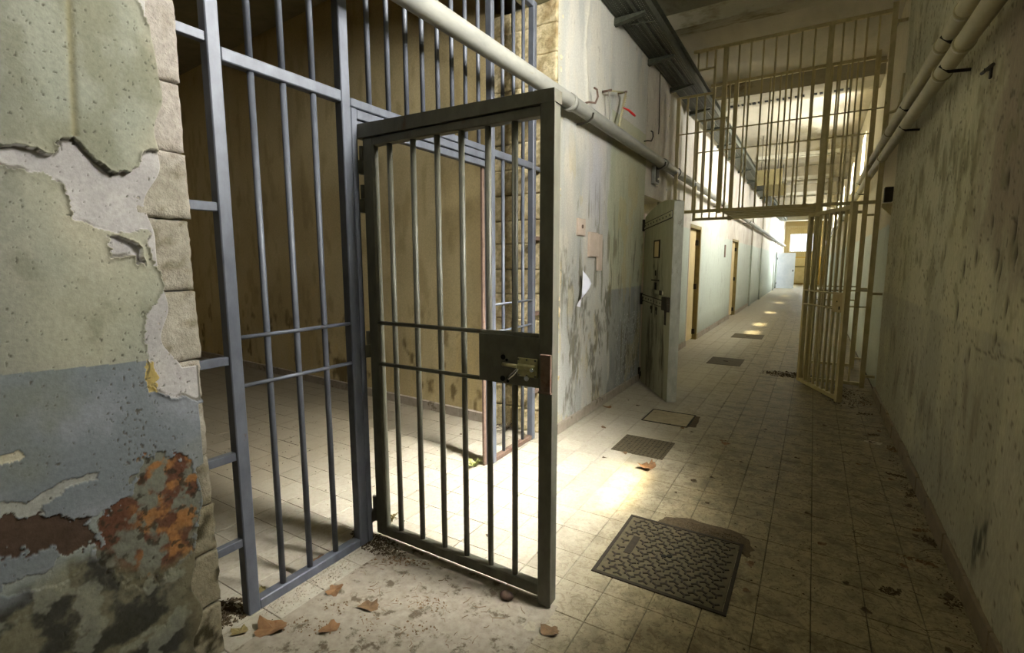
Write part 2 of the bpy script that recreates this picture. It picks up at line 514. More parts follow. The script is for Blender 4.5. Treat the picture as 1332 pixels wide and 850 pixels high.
def block(name, P, U, V, W, su, sv, sw, colfn, mat, parent, seed, amp=0.008, res=0.02):
    """rough stone block: a box whose faces are gridded and hammered. P corner, U,V,W unit axes, sizes"""
    nu = max(3, int(su / res)); nv = max(3, int(sv / res)); nw = max(3, int(sw / res))
    bm = bmesh.new()
    P = np.array(P, float); U = np.array(U, float); V = np.array(V, float); W = np.array(W, float)
    verts = {}
    def vert(i, j, k):
        key = (i, j, k)
        if key not in verts:
            verts[key] = bm.verts.new((i, j, k))
        return verts[key]
    def face(fn, na, nb):
        for a in range(na):
            for b in range(nb):
                bm.faces.new([fn(a, b), fn(a + 1, b), fn(a + 1, b + 1), fn(a, b + 1)])
    face(lambda a, b: vert(a, b, 0), nu, nv); face(lambda a, b: vert(a, b, nw), nu, nv)
    face(lambda a, b: vert(a, 0, b), nu, nw); face(lambda a, b: vert(a, nv, b), nu, nw)
    face(lambda a, b: vert(0, a, b), nv, nw); face(lambda a, b: vert(nu, a, b), nv, nw)
    bmesh.ops.recalc_face_normals(bm, faces=bm.faces[:])
    bm.verts.index_update()
    co = np.array([q.co[:] for q in bm.verts])
    u = co[:, 0] / nu; v = co[:, 1] / nv; w_ = co[:, 2] / nw
    # round the arrises
    p = P + U * (u * su)[:, None] + V * (v * sv)[:, None] + W * (w_ * sw)[:, None]
    c0 = P + U * su / 2 + V * sv / 2 + W * sw / 2
    du = np.minimum(u, 1 - u) * su; dv = np.minimum(v, 1 - v) * sv; dw = np.minimum(w_, 1 - w_) * sw
    d = np.sort(np.stack([du, dv, dw], 1), 1)[:, 1]       # distance to the nearest arris
    inset = 0.0035 * np.clip(1 - d / 0.014, 0, 1) ** 2
    nrm = (p - c0); nn = np.zeros_like(nrm)
    for ax, dd, n_ in ((U, du, u), (V, dv, v), (W, dw, w_)):
        nn += np.outer(np.where(dd < 1e-6, np.sign(n_ - 0.5), 0), ax)
    h = fbm(p[:, 0] * 14 + p[:, 1] * 17 + seed, p[:, 2] * 22 + p[:, 1] * 9, seed, 4) - 0.5
    p = p + nn * (h * 2 * amp - inset)[:, None]
    col = colfn(p)
    me = bpy.data.meshes.new(name)
    off = np.array(WL.get(parent.name, (0, 0, 0)))
    for q, c in zip(bm.verts, p - off):
        q.co = c
    bm.to_mesh(me); bm.free()
    a = me.color_attributes.new('Col', 'FLOAT_COLOR', 'POINT')
    a.data.foreach_set('color', np.concatenate([col, np.ones((len(col), 1))], 1).ravel().astype(np.float32))
    me.polygons.foreach_set('use_smooth', [True] * len(me.polygons))
    me.materials.append(mat)
    o = bpy.data.objects.new(name, me); C.objects.link(o); o.parent = parent
    WL[o.name] = tuple(off)
    return o


# ================================================================== SETTING
ZC = 4.4          # corridor ceiling
XL = -1.9         # left wall face near
XG = -2.035       # plane of the cell grille

# ------------------------------------------------------------------ floor: grout bed + tiles
floor = struct(B('floor', -9.3, 1.0, -8.2, 38.4, -0.2, -0.006, M_grout))
TX, TY = 0.2, 0.2134
cam_p = Vector(m.translation)


def tile_pts(i, j):
    return (i + 0.5) * TX, (j + 0.5) * TY


def seen(x, y):
    v = Vector((x, y, 0)) - cam_p
    d = v.dot(FWD)
    if d < 0.1:
        return None
    return 666 + 639 * v.dot(RIGHT) / d, 425 + 639 * v.dot(DOWN) / d, 639 * 639 * TX * TY * 1.47 / d ** 3


cand = []; rest = []
for i in range(-46, 3):
    for j in range(-39, 180):
        x, y = tile_pts(i, j)
        if x < -2.1 and not (-3.2 < y < 1.86):
            continue
        if x < -9.2 or x > 0.7:
            continue
        s_ = seen(x, y)
        if s_ and -40 < s_[0] < 1360 and 330 < s_[1] < 900 and y < 9 and x > -6 and not (x < -1.8 and -2.4 < y < -1.5):
            cand.append((-s_[2], i, j))
        elif y < 13:
            rest.append((i, j))
cand.sort()
TILE_ME = []
for k in range(3):
    b = MB()
    hx, hy, ch = TX / 2 - 0.0014, TY / 2 - 0.0014, 0.0016
    b.add([(-hx, -hy, -.012), (hx, -hy, -.012), (hx, hy, -.012), (-hx, hy, -.012), (-hx, -hy, -.002), (hx, -hy, -.002), (hx, hy, -.002), (-hx, hy, -.002),
           (-hx + ch, -hy + ch, 0), (hx - ch, -hy + ch, 0), (hx - ch, hy - ch, 0), (-hx + ch, hy - ch, 0)],
          [(0, 1, 5, 4), (1, 2, 6, 5), (2, 3, 7, 6), (3, 0, 4, 7), (4, 5, 9, 8), (5, 6, 10, 9), (6, 7, 11, 10), (7, 4, 8, 11), (8, 9, 10, 11)])
    me = bpy.data.meshes.new('tile')
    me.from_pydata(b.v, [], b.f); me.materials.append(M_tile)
    TILE_ME.append(me)
tr = random.Random(3)
for n_, (_, i, j) in enumerate(cand):
    if n_ >= 300:
        rest.append((i, j)); continue
    x, y = tile_pts(i, j)
    o = bpy.data.objects.new('tile', TILE_ME[n_ % 3])
    C.objects.link(o); o.parent = floor
    o.location = (x + tr.uniform(-.0006, .0006), y + tr.uniform(-.0006, .0006), tr.uniform(-.0006, .0006))
    o.rotation_euler = (tr.uniform(-.003, .003), tr.uniform(-.003, .003), tr.uniform(-.004, .004))
b = MB()
for (i, j) in rest:
    x, y = tile_pts(i, j)
    z = tr.uniform(-.0006, .0006)
    hx, hy = TX / 2 - 0.0018, TY / 2 - 0.0018
    b.add([(x - hx, y - hy, -.01), (x + hx, y - hy, -.01), (x + hx, y + hy, -.01), (x - hx, y + hy, -.01), (x - hx, y - hy, z), (x + hx, y - hy, z), (x + hx, y + hy, z), (x - hx, y + hy, z)],
          [(4, 5, 6, 7), (0, 1, 5, 4), (1, 2, 6, 5), (2, 3, 7, 6), (3, 0, 4, 7)])
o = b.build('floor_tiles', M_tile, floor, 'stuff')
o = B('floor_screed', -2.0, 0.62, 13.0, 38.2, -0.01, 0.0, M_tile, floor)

# ------------------------------------------------------------------ left wall, near piece with flaking plaster and quoin stones
UNDER1 = [(-1.815, 1.754), (-1.733, 1.773), (-1.71, 1.783), (-1.665, 1.79), (-1.647, 1.77), (-1.627, 1.773), (-1.611, 1.821), (-1.577, 1.829), (-1.561, 1.796), (-1.524, 1.766), (-1.489, 1.743), (-1.46, 1.74), (-1.431, 1.768), (-1.417, 1.812), (-1.389, 1.829), (-1.355, 1.823), (-1.29, 1.835), (-1.31, 1.582), (-1.418, 1.576), (-1.503, 1.572), (-1.531, 1.577), (-1.562, 1.586), (-1.601, 1.598), (-1.61, 1.63), (-1.612, 1.672), (-1.621, 1.696), (-1.656, 1.718), (-1.694, 1.726), (-1.737, 1.724), (-1.818, 1.72)]
FLAKE = [(-1.527, 1.559), (-1.476, 1.545), (-1.441, 1.532), (-1.438, 1.468), (-1.457, 1.463), (-1.466, 1.503), (-1.51, 1.491), (-1.53, 1.486)]
EDGE = [(-1.412, 2.7), (-1.412, 2.301), (-1.395, 2.265), (-1.384, 2.24), (-1.37, 2.203), (-1.341, 2.176), (-1.353, 2.08), (-1.323, 2.048), (-1.339, 1.992), (-1.342, 1.897), (-1.33, 1.852), (-1.382, 1.806), (-1.4, 1.721), (-1.418, 1.576), (-1.417, 1.48), (-1.4, 1.45), (-1.387, 1.393), (-1.409, 1.344), (-1.449, 1.31), (-1.461, 1.237), (-1.452, 1.161), (-1.463, 1.087), (-1.40, 1.03), (-1.3, 1.0), (-1.1, 1.0), (-1.1, 2.7)]
BLUEST = [(-1.47, 1.03), (-1.31, 1.003), (-1.309, 0.887), (-1.29, 0.777), (-1.374, 0.749), (-1.483, 0.808), (-1.475, 0.937)]
WHITEST = [(-1.426, 1.131), (-1.31, 1.114), (-1.311, 0.999), (-1.414, 1.003), (-1.441, 1.082)]
RUST = [(-1.499, 0.862), (-1.459, 0.867), (-1.348, 0.787), (-1.324, 0.644), (-1.368, 0.458), (-1.481, 0.418), (-1.579, 0.461), (-1.627, 0.591), (-1.628, 0.667), (-1.596, 0.722), (-1.544, 0.743), (-1.513, 0.795)]
BROWN = [(-1.908, 0.804), (-1.826, 0.797), (-1.751, 0.778), (-1.654, 0.709), (-1.632, 0.644), (-1.661, 0.629), (-1.76, 0.672), (-1.835, 0.698), (-1.916, 0.725)]
WHITELOW = [(-1.876, 0.862), (-1.821, 0.845), (-1.779, 0.815), (-1.737, 0.836), (-1.703, 0.849), (-1.622, 0.856), (-1.621, 0.831), (-1.682, 0.832), (-1.697, 0.814), (-1.732, 0.799), (-1.736, 0.762), (-1.825, 0.803), (-1.88, 0.82)]
WHITELOW2 = [(-1.684, 0.671), (-1.605, 0.731), (-1.645, 0.601), (-1.677, 0.556), (-1.739, 0.544), (-1.846, 0.587), (-1.843, 0.618), (-1.751, 0.599)]
SPOT = [(-1.81, 0.963), (-1.779, 0.974), (-1.758, 0.955), (-1.79, 0.938), (-1.812, 0.94)]
YEL = [(-1.457, 1.161), (-1.435, 1.158), (-1.431, 1.08), (-1.426, 1.058), (-1.469, 1.068), (-1.466, 1.1)]


def pillar_paint(y, z):
    """what is left of the paint and plaster on the near wall: colour and relief at (y,z)"""
    wy = y + (fbm(y * 28, z * 28, 5, 4) - 0.5) * 0.03 + (fbm(y * 90, z * 90, 55, 3) - 0.5) * 0.012
    wz = z + (fbm(y * 28, z * 28, 9, 4) - 0.5) * 0.03 + (fbm(y * 90, z * 90, 59, 3) - 0.5) * 0.012
    n_ = fbm(y * 6, z * 6, 1, 4); f = fbm(y * 40, z * 40, 2, 3)
    plaster = mixc(np.broadcast_to(lin('969480'), y.shape + (3,)), lin('A49F8A'), sst(0.35, 0.7, n_))
    plaster = mixc(plaster, lin('85887A'), sst(0.4, 0.65, fbm(y * 3 + 5, z * 2, 31, 3)) * 0.8)
    plaster = mixc(plaster, lin('6F6E58'), sst(0.5, 0.75, fbm(y * 10, z * 7, 33, 5)) * 0.6)
    plaster = mixc(plaster, lin('6A6C66'), sst(-1.62, -1.8, y) * 0.5)
    blue_line = 1.163 - 0.06 * (y + 1.455)
    isblue = z + (wz - z) * 0.12 < blue_line
    blue = mixc(np.broadcast_to(lin('6C7274'), y.shape + (3,)), lin('82868A'), sst(0.35, 0.7, n_))
    blue = mixc(blue, lin('6E7268'), sst(0.5, 0.75, fbm(y * 4, z * 4, 71, 4)))
    col = np.where(isblue[..., None], blue, plaster)
    h = np.full(y.shape, 0.0)
    under = inpoly(wy, wz, UNDER1)
    edge = inpoly(wy, wz, EDGE)
    flake = inpoly(wy, wz, FLAKE)
    bare = under | edge | flake
    uc = mixc(np.broadcast_to(lin('9C9894'), y.shape + (3,)), lin('B2AEA8'), sst(0.3, 0.7, n_))
    col = np.where((bare | flake)[..., None], uc, col)
    h = np.where(bare | flake, -0.016, h)
    # curled, cracked fragments
    for pl, c, d in ((WHITELOW, '8F9088', -0.005), (WHITELOW2, '7E847E', -0.004), (SPOT, 'ABA58E', -0.004), (YEL, 'A39056', -0.004)):
        k = inpoly(wy, wz, pl)
        col = np.where(k[..., None], lin(c) * (0.85 + 0.3 * f[..., None]), col)
        h = np.where(k, d, h)
    # speckles where paint is pitted
    sp = fbm(y * 130, z * 105, 77, 2)
    dens = 0.83 - 0.12 * blob(y, z, -1.50, 1.0, 0.07, 0.28) - 0.03 * sst(1.6, 2.0, z)
    pit = sst(dens, dens + 0.04, sp)
    col = mixc(col, lin('4A483A'), pit * 0.8)
    h = h - 0.003 * pit
    # old groove where a conduit was
    gy = -1.556 - (2.237 - z) * 0.055
    g = np.exp(-((y - gy) / 0.009) ** 2) * (z > 1.83) * (~bare)
    col = mixc(col, lin('7B765A'), g * 0.9); h = h - 0.006 * g
    # rust, brown and black damp
    k = inpoly(wy + (fbm(y * 60, z * 60, 103, 3) - .5) * .07, wz + (fbm(y * 60, z * 60, 105, 3) - .5) * .07, RUST)
    ru = mixc(np.broadcast_to(lin('553828'), y.shape + (3,)), lin('8A6238'), sst(0.42, 0.6, fbm(y * 26, z * 26, 101, 5)) * sst(-1.56, -1.50, y))
    ru = mixc(ru, lin('67685C'), sst(0.50, 0.60, fbm(y * 20 + 3, z * 17, 111, 5)))
    ru = mixc(ru, lin('2E2A1E'), sst(0.60, 0.68, fbm(y * 44 + 3, z * 44, 113, 4)) * 0.8)
    col = np.where(k[..., None], ru, col); h = np.where(k, -0.008 + 0.006 * f, h)
    k = inpoly(wy + (fbm(y * 60, z * 60, 107, 3) - .5) * .05, wz + (fbm(y * 60, z * 60, 109, 3) - .5) * .06, BROWN)
    col = np.where(k[..., None], lin('43352A') * (0.7 + 0.6 * f[..., None]), col); h = np.where(k, -0.008, h)
    top = 0.56 - 0.1 * (y + 1.6) + (n_ - 0.5) * 0.35
    mo = sst(top + 0.06, top - 0.06, z)
    mc = mixc(np.broadcast_to(lin('2A281E'), y.shape + (3,)), lin('625F4A'), sst(0.42, 0.66, fbm(y * 16, z * 16, 131, 5)))
    mc = mixc(mc, lin('7F8070'), sst(0.58, 0.66, fbm(y * 12, z * 12, 141, 5)) * 0.6)
    mc = mixc(mc, lin('6A634A'), sst(-1.45, -1.36, y) * 0.7)
    col = mixc(col, mc, mo * 0.95); h = h - 0.006 * mo * fbm(y * 30, z * 30, 151, 3)
    return col, h, bare


yv = np.concatenate([np.linspace(-2.3, -1.92, 40)[:-1], np.linspace(-1.92, -1.30, 270)]); zv = np.linspace(0, 2.7, 800)
Yg, Zg = np.meshgrid(yv, zv, indexing='ij')
colg, hg, bare = pillar_paint(Yg, Zg)
hg = hg + (fbm(Yg * 5, Zg * 5, 201, 4) - 0.5) * 0.006
# plaster lifts and curls just before it breaks off, and the bare side is darker along the break
bl = bare.astype(float)
for ax in (0, 1):
    for _ in range(2):
        bl = (np.roll(bl, 1, ax) + np.roll(bl, -1, ax) + np.roll(bl, 2, ax) + np.roll(bl, -2, ax) + bl) / 5
lift = bl * (1 - bare) * sst(0.35, 0.6, vn(Yg * 14, Zg * 14, 205))
hg = hg + 0.020 * lift
colg = mixc(colg, lin('4A4534'), sst(0.12, 0.42, bl * (1 - bl) * 4 * bl) * bare * 0.75 * sst(0.3, 0.6, vn(Yg * 20, Zg * 20, 207)))
Xg = -1.886 + hg
# where the quoin stones lie bare the plaster is gone altogether
stone_edge = -1.375 + 0.06 * (vn(Zg * 9, Zg * 0, 301) - 0.5) + 0.05 * (vn(Zg * 2.6, Zg * 0, 303) - 0.5)
gone = sst(stone_edge - 0.012, stone_edge + 0.006, Yg) * (~((Zg > 0.985) & (Zg < 1.12)))
smear = inpoly(Yg, Zg, BLUEST) | inpoly(Yg, Zg, RUST)
gone = np.where(smear & (Yg < -1.315), 0, gone)
Xg = Xg - 0.045 * gone
wall_l = struct(surf('wall_left', Xg, Yg, Zg, colg, M_wall, None,
                     [(-2.2, -1.935, -2.3, -1.42, 0, ZC), (-2.2, -1.888, -8.2, -2.3, 0, ZC), (-2.2, -1.90, -2.3, -1.28, 2.7, ZC),
                      (-2.2, -1.95, -1.42, -1.36, 0, 2.7)], lin('8B8A72')))


def quoin_col(p):
    y = p[:, 1]; z = p[:, 2]
    n_ = fbm(y * 9 + p[:, 0] * 9, z * 9, 401, 4)
    c = mixc(np.broadcast_to(lin('928C7C'), (len(p), 3)), lin('A39C8C'), sst(0.35, 0.65, n_))
    c = mixc(c, lin('A69E94'), sst(1.75, 1.86, z) * 0.85)
    c = mixc(c, lin('6B624A'), (0.3 + 0.7 * sst(1.9, 1.6, z)) * sst(0.58, 0.72, fbm(y * 22 + p[:, 0] * 30, z * 26, 411, 3)) * 0.7)
    low = sst(0.95, 0.45, z)
    c = mixc(c, lin('7C745A'), low * 0.7)
    k = sst(0.55, 0.7, fbm(y * 18, z * 18, 421, 3)) * low
    return mixc(c, lin('38331F'), k)


joints = [0, 0.21, 0.42, 0.60, 0.786, 1.0, 1.138, 1.38, 1.619, 1.836, 2.06, 2.334, 2.6]
for k in range(len(joints) - 1):
    z0, z1 = joints[k] + 0.001, joints[k + 1] - 0.001
    e = -1.279 + rnd.uniform(-0.008, 0.006)
    block('stone', (-2.195, e - 0.17, z0), (1, 0, 0), (0, 1, 0), (0, 0, 1), 0.287 + rnd.uniform(-.002, .003), 0.17, z1 - z0, quoin_col, M_stone, wall_l, 500 + k, 0.004 if z0 > 1.8 else 0.007, 0.013)

# ------------------------------------------------------------------ left wall between the cell and the wooden door
yv = np.linspace(1.5, 3.9, 230); zv = np.linspace(0, ZC, 420)
Yg, Zg = np.meshgrid(yv, zv, indexing='ij')
n1 = fbm(Yg * 2.2, Zg * 1.0, 601, 5); n2 = fbm(Yg * 9, Zg * 2.6, 611, 5); n3 = fbm(Yg * 30, Zg * 14, 621, 4)
c = mixc(np.broadcast_to(lin('C0BEB2'), Yg.shape + (3,)), lin('A9A9A0'), sst(0.4, 0.65, n1))
c = mixc(c, lin('C8C2B0'), sst(0.5, 0.7, n2) * 0.6)
# cream paint left standing on the right, blue-grey dado under it
side = 2.72 + 0.22 * (n2 - 0.5) + 0.05 * np.sin(Zg * 5)
cream = sst(side - 0.03, side + 0.03, Yg) * (Zg < 3.0)
cc = mixc(np.broadcast_to(lin('B4B296'), Yg.shape + (3,)), lin('A5A88E'), sst(0.3, 0.7, n1))
dado = sst(1.205, 1.19, Zg + 0.02 * (n3 - 0.5))
cd = mixc(np.broadcast_to(lin('828584'), Yg.shape + (3,)), lin('94958F'), sst(0.4, 0.6, n2))
cc = cc * (1 - dado[..., None]) + cd * dado[..., None] * 0.8 + cc * dado[..., None] * 0.2
c = c * (1 - cream[..., None]) + cc * cream[..., None]
c = mixc(c, lin('C6BDA8'), blob(Yg, Zg, 1.75, 2.0, 0.12, 0.5) * 0.5)
c = mixc(c, lin('B9A66C'), sst(0.62, 0.7, fbm(Yg * 5, Zg * 2.5, 631, 4)) * sst(3.0, 2.0, Zg) * 0.35)
c = mixc(c, lin('A4A3B2'), blob(Yg, Zg, 2.35, 2.2, 0.22, 0.5) * 0.55)
mould = np.zeros_like(Yg)
for (a, b_) in ((2.11, 1.06), (1.86, 0.8), (1.96, 0.5), (2.72, 1.02), (2.52, 0.8), (2.32, 0.59), (1.8, 0.25), (2.44, 0.25), (1.75, 1.3)):
    mould = np.maximum(mould, blob(Yg, Zg, a, b_, 0.16, 0.3))
mould = np.maximum(mould, 0.75 * blob(Yg, Zg, 3.4, 0.5, 0.4, 0.5))
mk = sst(0.36, 0.92, mould * 0.72 + (n2 - 0.5) * 0.9 + (n3 - 0.5) * 1.3)
c = mixc(c, lin('55523F'), mk * 0.72)
stk = sst(0.60, 0.74, fbm(Yg * 16, Zg * 3.0, 641, 4)) * sst(2.6, 1.6, Zg)
c = mixc(c, lin('6F6A52'), stk * 0.7)
crack = np.exp(-((Yg - 2.06 - 0.03 * np.sin(Zg * 7) - 0.03 * (n3 - 0.5)) / 0.03) ** 2) * (Zg > 2.85)
c = mixc(c, lin('CFCBB8'), crack * 0.7)
scr = (np.abs(n3 - 0.5) < 0.012) & (Yg > 3.0) & (Zg < 0.9)
c = np.where(scr[..., None], lin('B9B9B4'), c)
rim = sst(1.62, 1.5, Yg)
c = mixc(c, lin('C2BCA0'), rim * 0.6)
h = (n1 - 0.5) * 0.012 + (n2 - 0.5) * 0.012 + (n3 - 0.5) * 0.004 - 0.006 * stk - 0.005 * mk + 0.012 * crack + 0.004 * cream
wall_l2 = struct(surf('wall_left', XL + h, Yg, Zg, c, M_wall, None,
                      [(-2.5, -1.915, 1.62, 3.9, 0, ZC), (-2.3, -1.92, 1.5, 1.62, 3.5, ZC)], lin('8B8A78')))

# stone pier at the corner: dressed blocks of the reveal
def pier_col(p):
    n_ = fbm(p[:, 0] * 9, p[:, 2] * 9, 701, 4)
    c = mixc(np.broadcast_to(lin('C9B98E'), (len(p), 3)), lin('DECFA6'), sst(0.35, 0.65, n_))
    c = mixc(c, lin('A5946A'), sst(0.5, 0.66, fbm(p[:, 0] * 34, p[:, 2] * 34, 711, 3)) * 0.8)
    return mixc(c, lin('8E7448'), sst(0.62, 0.78, fbm(p[:, 0] * 6, p[:, 2] * 6, 721, 4)) * 0.6)


pj = [0, 0.2, 0.39, 0.58, 0.78, 0.99, 1.209, 1.42, 1.64, 1.833, 2.048, 2.26, 2.47, 2.69, 2.9, 3.12, 3.34, 3.5]
for k in range(len(pj) - 1):
    z0, z1 = pj[k] + 0.001, pj[k + 1] - 0.001
    t0 = rnd.uniform(-.006, .006)
    cut = -2.22 if k % 2 else -2.32
    block('stone', (cut + 0.003, 1.487 + t0, z0), (1, 0, 0), (0, 1, 0), (0, 0, 1), -1.905 - cut, 0.13, z1 - z0, pier_col, M_stone, wall_l2, 800 + k, 0.006, 0.014)
    block('stone', (-2.56, 1.492 - t0, z0), (1, 0, 0), (0, 1, 0), (0, 0, 1), 2.56 + cut - 0.003, 0.13, z1 - z0, pier_col, M_stone, wall_l2, 850 + k, 0.006, 0.015)

# ------------------------------------------------------------------ cell: side wall, back, ceiling
xs = np.linspace(-9.2, -2.5, 330); zv = np.linspace(0, 4.3, 210)
Xg, Zg = np.meshgrid(xs, zv, indexing='ij')
Y0 = 1.475 + 0.066 * (-2.3 - Xg)
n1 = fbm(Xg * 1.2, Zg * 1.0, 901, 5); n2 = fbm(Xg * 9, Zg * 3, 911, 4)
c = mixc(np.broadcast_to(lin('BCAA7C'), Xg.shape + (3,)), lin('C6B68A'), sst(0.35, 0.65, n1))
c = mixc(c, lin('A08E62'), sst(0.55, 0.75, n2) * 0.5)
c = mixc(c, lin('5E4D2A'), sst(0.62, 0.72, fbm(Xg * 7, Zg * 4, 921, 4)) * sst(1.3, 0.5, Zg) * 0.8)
scr = sst(0.61, 0.68, fbm(Xg * 22, Zg * 4, 931, 3)) * sst(1.1, 0.5, Zg)
c = mixc(c, lin('C7B27C'), scr * 0.5)
for (a, b_) in ((-5.3, 1.55), (-5.0, 1.35), (-5.6, 1.75), (-5.25, 1.1), (-4.2, 0.75)):
    g = blob(Xg, Zg, a, b_, 0.09, 0.16) * sst(0.5, 0.62, fbm(Xg * 30, Zg * 20, 941, 3))
    c = mixc(c, lin('C9B482'), g)
h = (n1 - 0.5) * 0.03 + (n2 - 0.5) * 0.008
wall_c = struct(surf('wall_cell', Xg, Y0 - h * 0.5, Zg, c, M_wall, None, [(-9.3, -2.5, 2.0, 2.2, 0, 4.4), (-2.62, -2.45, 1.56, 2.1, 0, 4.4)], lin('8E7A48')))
b = MB()
for k in range(18):        # skirting tiles along the side wall of the cell
    xa = -2.56 - k * 0.37; xb = xa - 0.366
    ya, yb = 1.45 + 0.066 * (-2.3 - xa), 1.45 + 0.066 * (-2.3 - xb)
    MB().add([(xa, ya, 0), (xb, yb, 0), (xb, yb + .05, 0), (xa, ya + .05, 0), (xa, ya, .085), (xb, yb, .085), (xb, yb + .05, .095), (xa, ya + .05, .095)],
             [(0, 1, 5, 4), (4, 5, 6, 7), (0, 4, 7, 3), (1, 2, 6, 5), (2, 3, 7, 6)]).build('skirting_tile', M_skirt, wall_c)
M_cellwall = simple('ochre_cell_plaster', 'A8966A', 'BBAA7C', 3, 0.9, 0, 0.3, '6E5C34', 0.6)
struct(B('wall_cell_back', -9.4, -9.2, -3.4, 2.2, 0, 4.4, M_cellwall))
struct(B('wall_cell_far', -9.3, -2.2, -3.4, -3.2, 0, 4.4, M_cellwall))
struct(B('ceiling', -9.3, -2.2, -3.4, 2.2, 4.27, 4.5, M_cellceil))
# lintel over the cell opening
struct(B('wall_left', -2.2, -1.9, -1.28, 1.52, 3.5, ZC, M_plain))

# ------------------------------------------------------------------ right wall, near piece
def right_paint(y, z):
    n1 = fbm(y * 1.6, z * 1.2, 1001, 5); n2 = fbm(y * 8, z * 3.2, 1011, 5); n3 = fbm(y * 34, z * 12, 1021, 4)
    up = mixc(np.broadcast_to(lin('AEA98C'), y.shape + (3,)), lin('BCB798'), sst(0.4, 0.65, n1))
    lo_ = mixc(np.broadcast_to(lin('A09C84'), y.shape + (3,)), lin('ABA68E'), sst(0.4, 0.65, n1))
    dl = sst(1.172, 1.162, z + 0.012 * (n3 - 0.5))
    c = up * (1 - dl[..., None]) + lo_ * dl[..., None]
    br = sst(1.75, 0.9, y + 0.7 * (n1 - 0.5)) * sst(1.25, 1.7, z + 0.4 * (n2 - 0.5)) * sst(2.9, 2.4, z)
    c = mixc(c, lin('7C6E5C'), br * 0.8)
    pale = blob(y, z, 1.45, 1.7, 0.28, 0.7) + blob(y, z, 3.3, 1.55, 0.5, 0.3)
    c = mixc(c, lin('B5AF86'), np.clip(pale, 0, 1) * 0.5)
    mo = np.zeros_like(y)
    for (a, b_) in ((1.32, 2.01), (1.7, 2.12), (2.09, 2.1), (2.74, 2.07), (2.99, 1.92), (2.31, 1.8), (1.55, 1.99), (2.4, 2.3)):
        mo = np.maximum(mo, blob(y, z, a, b_, 0.3, 0.22))
    mk = sst(0.45, 0.8, mo * 0.75 + (n2 - 0.5) * 1.1 + (n3 - 0.5) * 0.4)
    c = mixc(c, lin('625D38'), mk * 0.7)
    mo = np.zeros_like(y)
    for (a, b_) in ((2.39, 0.64), (1.85, 0.49), (0.88, 0.83), (3.4, 0.7), (3.0, 0.4), (1.3, 0.35)):
        mo = np.maximum(mo, blob(y, z, a, b_, 0.4, 0.3))
    mk2 = sst(0.5, 0.85, mo * 0.7 + (fbm(y * 13, z * 3.5, 1031, 5) - 0.5) * 1.2)
    c = mixc(c, lin('625C48'), mk2 * 0.5)
    c = mixc(c, lin('C0BA98'), sst(0.55, 0.72, fbm(y * 5, z * 3, 1033, 5)) * 0.45)
    c = mixc(c, lin('6A6544'), sst(0.58, 0.74, fbm(y * 9, z * 6, 1035, 5)) * 0.5 * sst(1.0, 1.4, z))
    dk = np.zeros_like(y)
    for (a, b_) in ((0.47, 0.31), (0.53, 0.27), (0.43, 0.36)):
        dk = np.maximum(dk, blob(y, z, a, b_, 0.05, 0.09))
    c = mixc(c, lin('2F3226'), np.clip(dk * 1.3, 0, 1) * sst(0.3, 0.6, n3) * 0.9)
    h = (n1 - 0.5) * 0.02 + (n2 - 0.5) * 0.008 + (n3 - 0.5) * 0.003
    gg = np.zeros_like(y)
    for (a, b_, s_) in ((1.73, 1.55, 1), (1.24, 1.44, 1.3), (1.28, 1.22, 1.3), (0.52, 1.3, 1), (1.18, 1.03, .8), (0.96, 1.04, .8), (0.6, 1.16, .7), (0.71, 1.82, 1), (0.55, 1.6, 1.2), (0.85, 1.65, .8), (1.16, 1.73, .6), (1.03, 1.5, 1), (0.66, 1.43, 1), (3.22, 1.99, .7), (2.02, 2.44, .9), (0.72, 1.48, 1.2), (0.5, 1.5, 1)):
        gg = np.maximum(gg, blob(y + 0.02 * (n3 - 0.5), z, a, b_, 0.014 * s_, 0.038 * s_))
    pits = 0.35 * sst(0.78, 0.82, fbm(y * 40, z * 26, 1041, 2)) * sst(1.6, 1.0, y) * sst(1.1, 1.4, z) * sst(2.2, 1.7, z)
    gg = np.maximum(np.clip(gg * 1.6, 0, 1), pits * 0.8)
    c = mixc(c, lin('2A2418'), gg * 0.9)
    dots = sst(0.77, 0.79, fbm(y * 60, z * 45, 1051, 2))
    c = mixc(c, lin('4A422C'), dots * 0.7)
    h = -h + 0.008 * gg
    ck = np.exp(-((z - 1.1 - 0.08 * (fbm(y * 6, y * 0, 1061, 3) - 0.5)) / 0.004) ** 2) * (y < 0.95)
    c = mixc(c, lin('4A452F'), ck * 0.7)
    return c, h


yv = np.linspace(-0.4, 4.45, 330); zv = np.linspace(0, 2.9, 240)
Yg, Zg = np.meshgrid(yv, zv, indexing='ij')
c, h = right_paint(Yg, Zg)
wall_r = struct(surf('wall_right', XR + h, Yg, Zg, c, M_wallR, None, [(XR + 0.03, XRO, -0.4, 4.45, 0, 2.9)], lin('8C8767')))
yv = np.linspace(0.42, 4.45, 200); zv = np.linspace(2.9, ZC, 90)
Yg, Zg = np.meshgrid(yv, zv, indexing='ij')
c, h = right_paint(Yg, Zg)
struct(surf('wall_right', XR + h, Yg, Zg, c, M_wallR, None, [(XR + 0.03, XRO, 0.42, 4.45, 2.9, ZC)], lin('8C8767')))


def windowed(name, y0, y1, xi, xo, mat, wins, zlow=0.0):
    """stretch of the right wall with its high windows left open"""
    b = MB()
    if zlow == 0:
        b.box(xi, xo, y0, y1, 0, 2.9)
    b.box(xi, xo, y0, y1, 4.0, ZC)
    cur = y0
    for (yc, ww) in wins:
        b.box(xi, xo, cur, yc - ww / 2, 2.9, 4.0)
        cur = yc + ww / 2
    if cur < y1:
        b.box(xi, xo, cur, y1, 2.9, 4.0)
    return struct(b.build(name, mat))


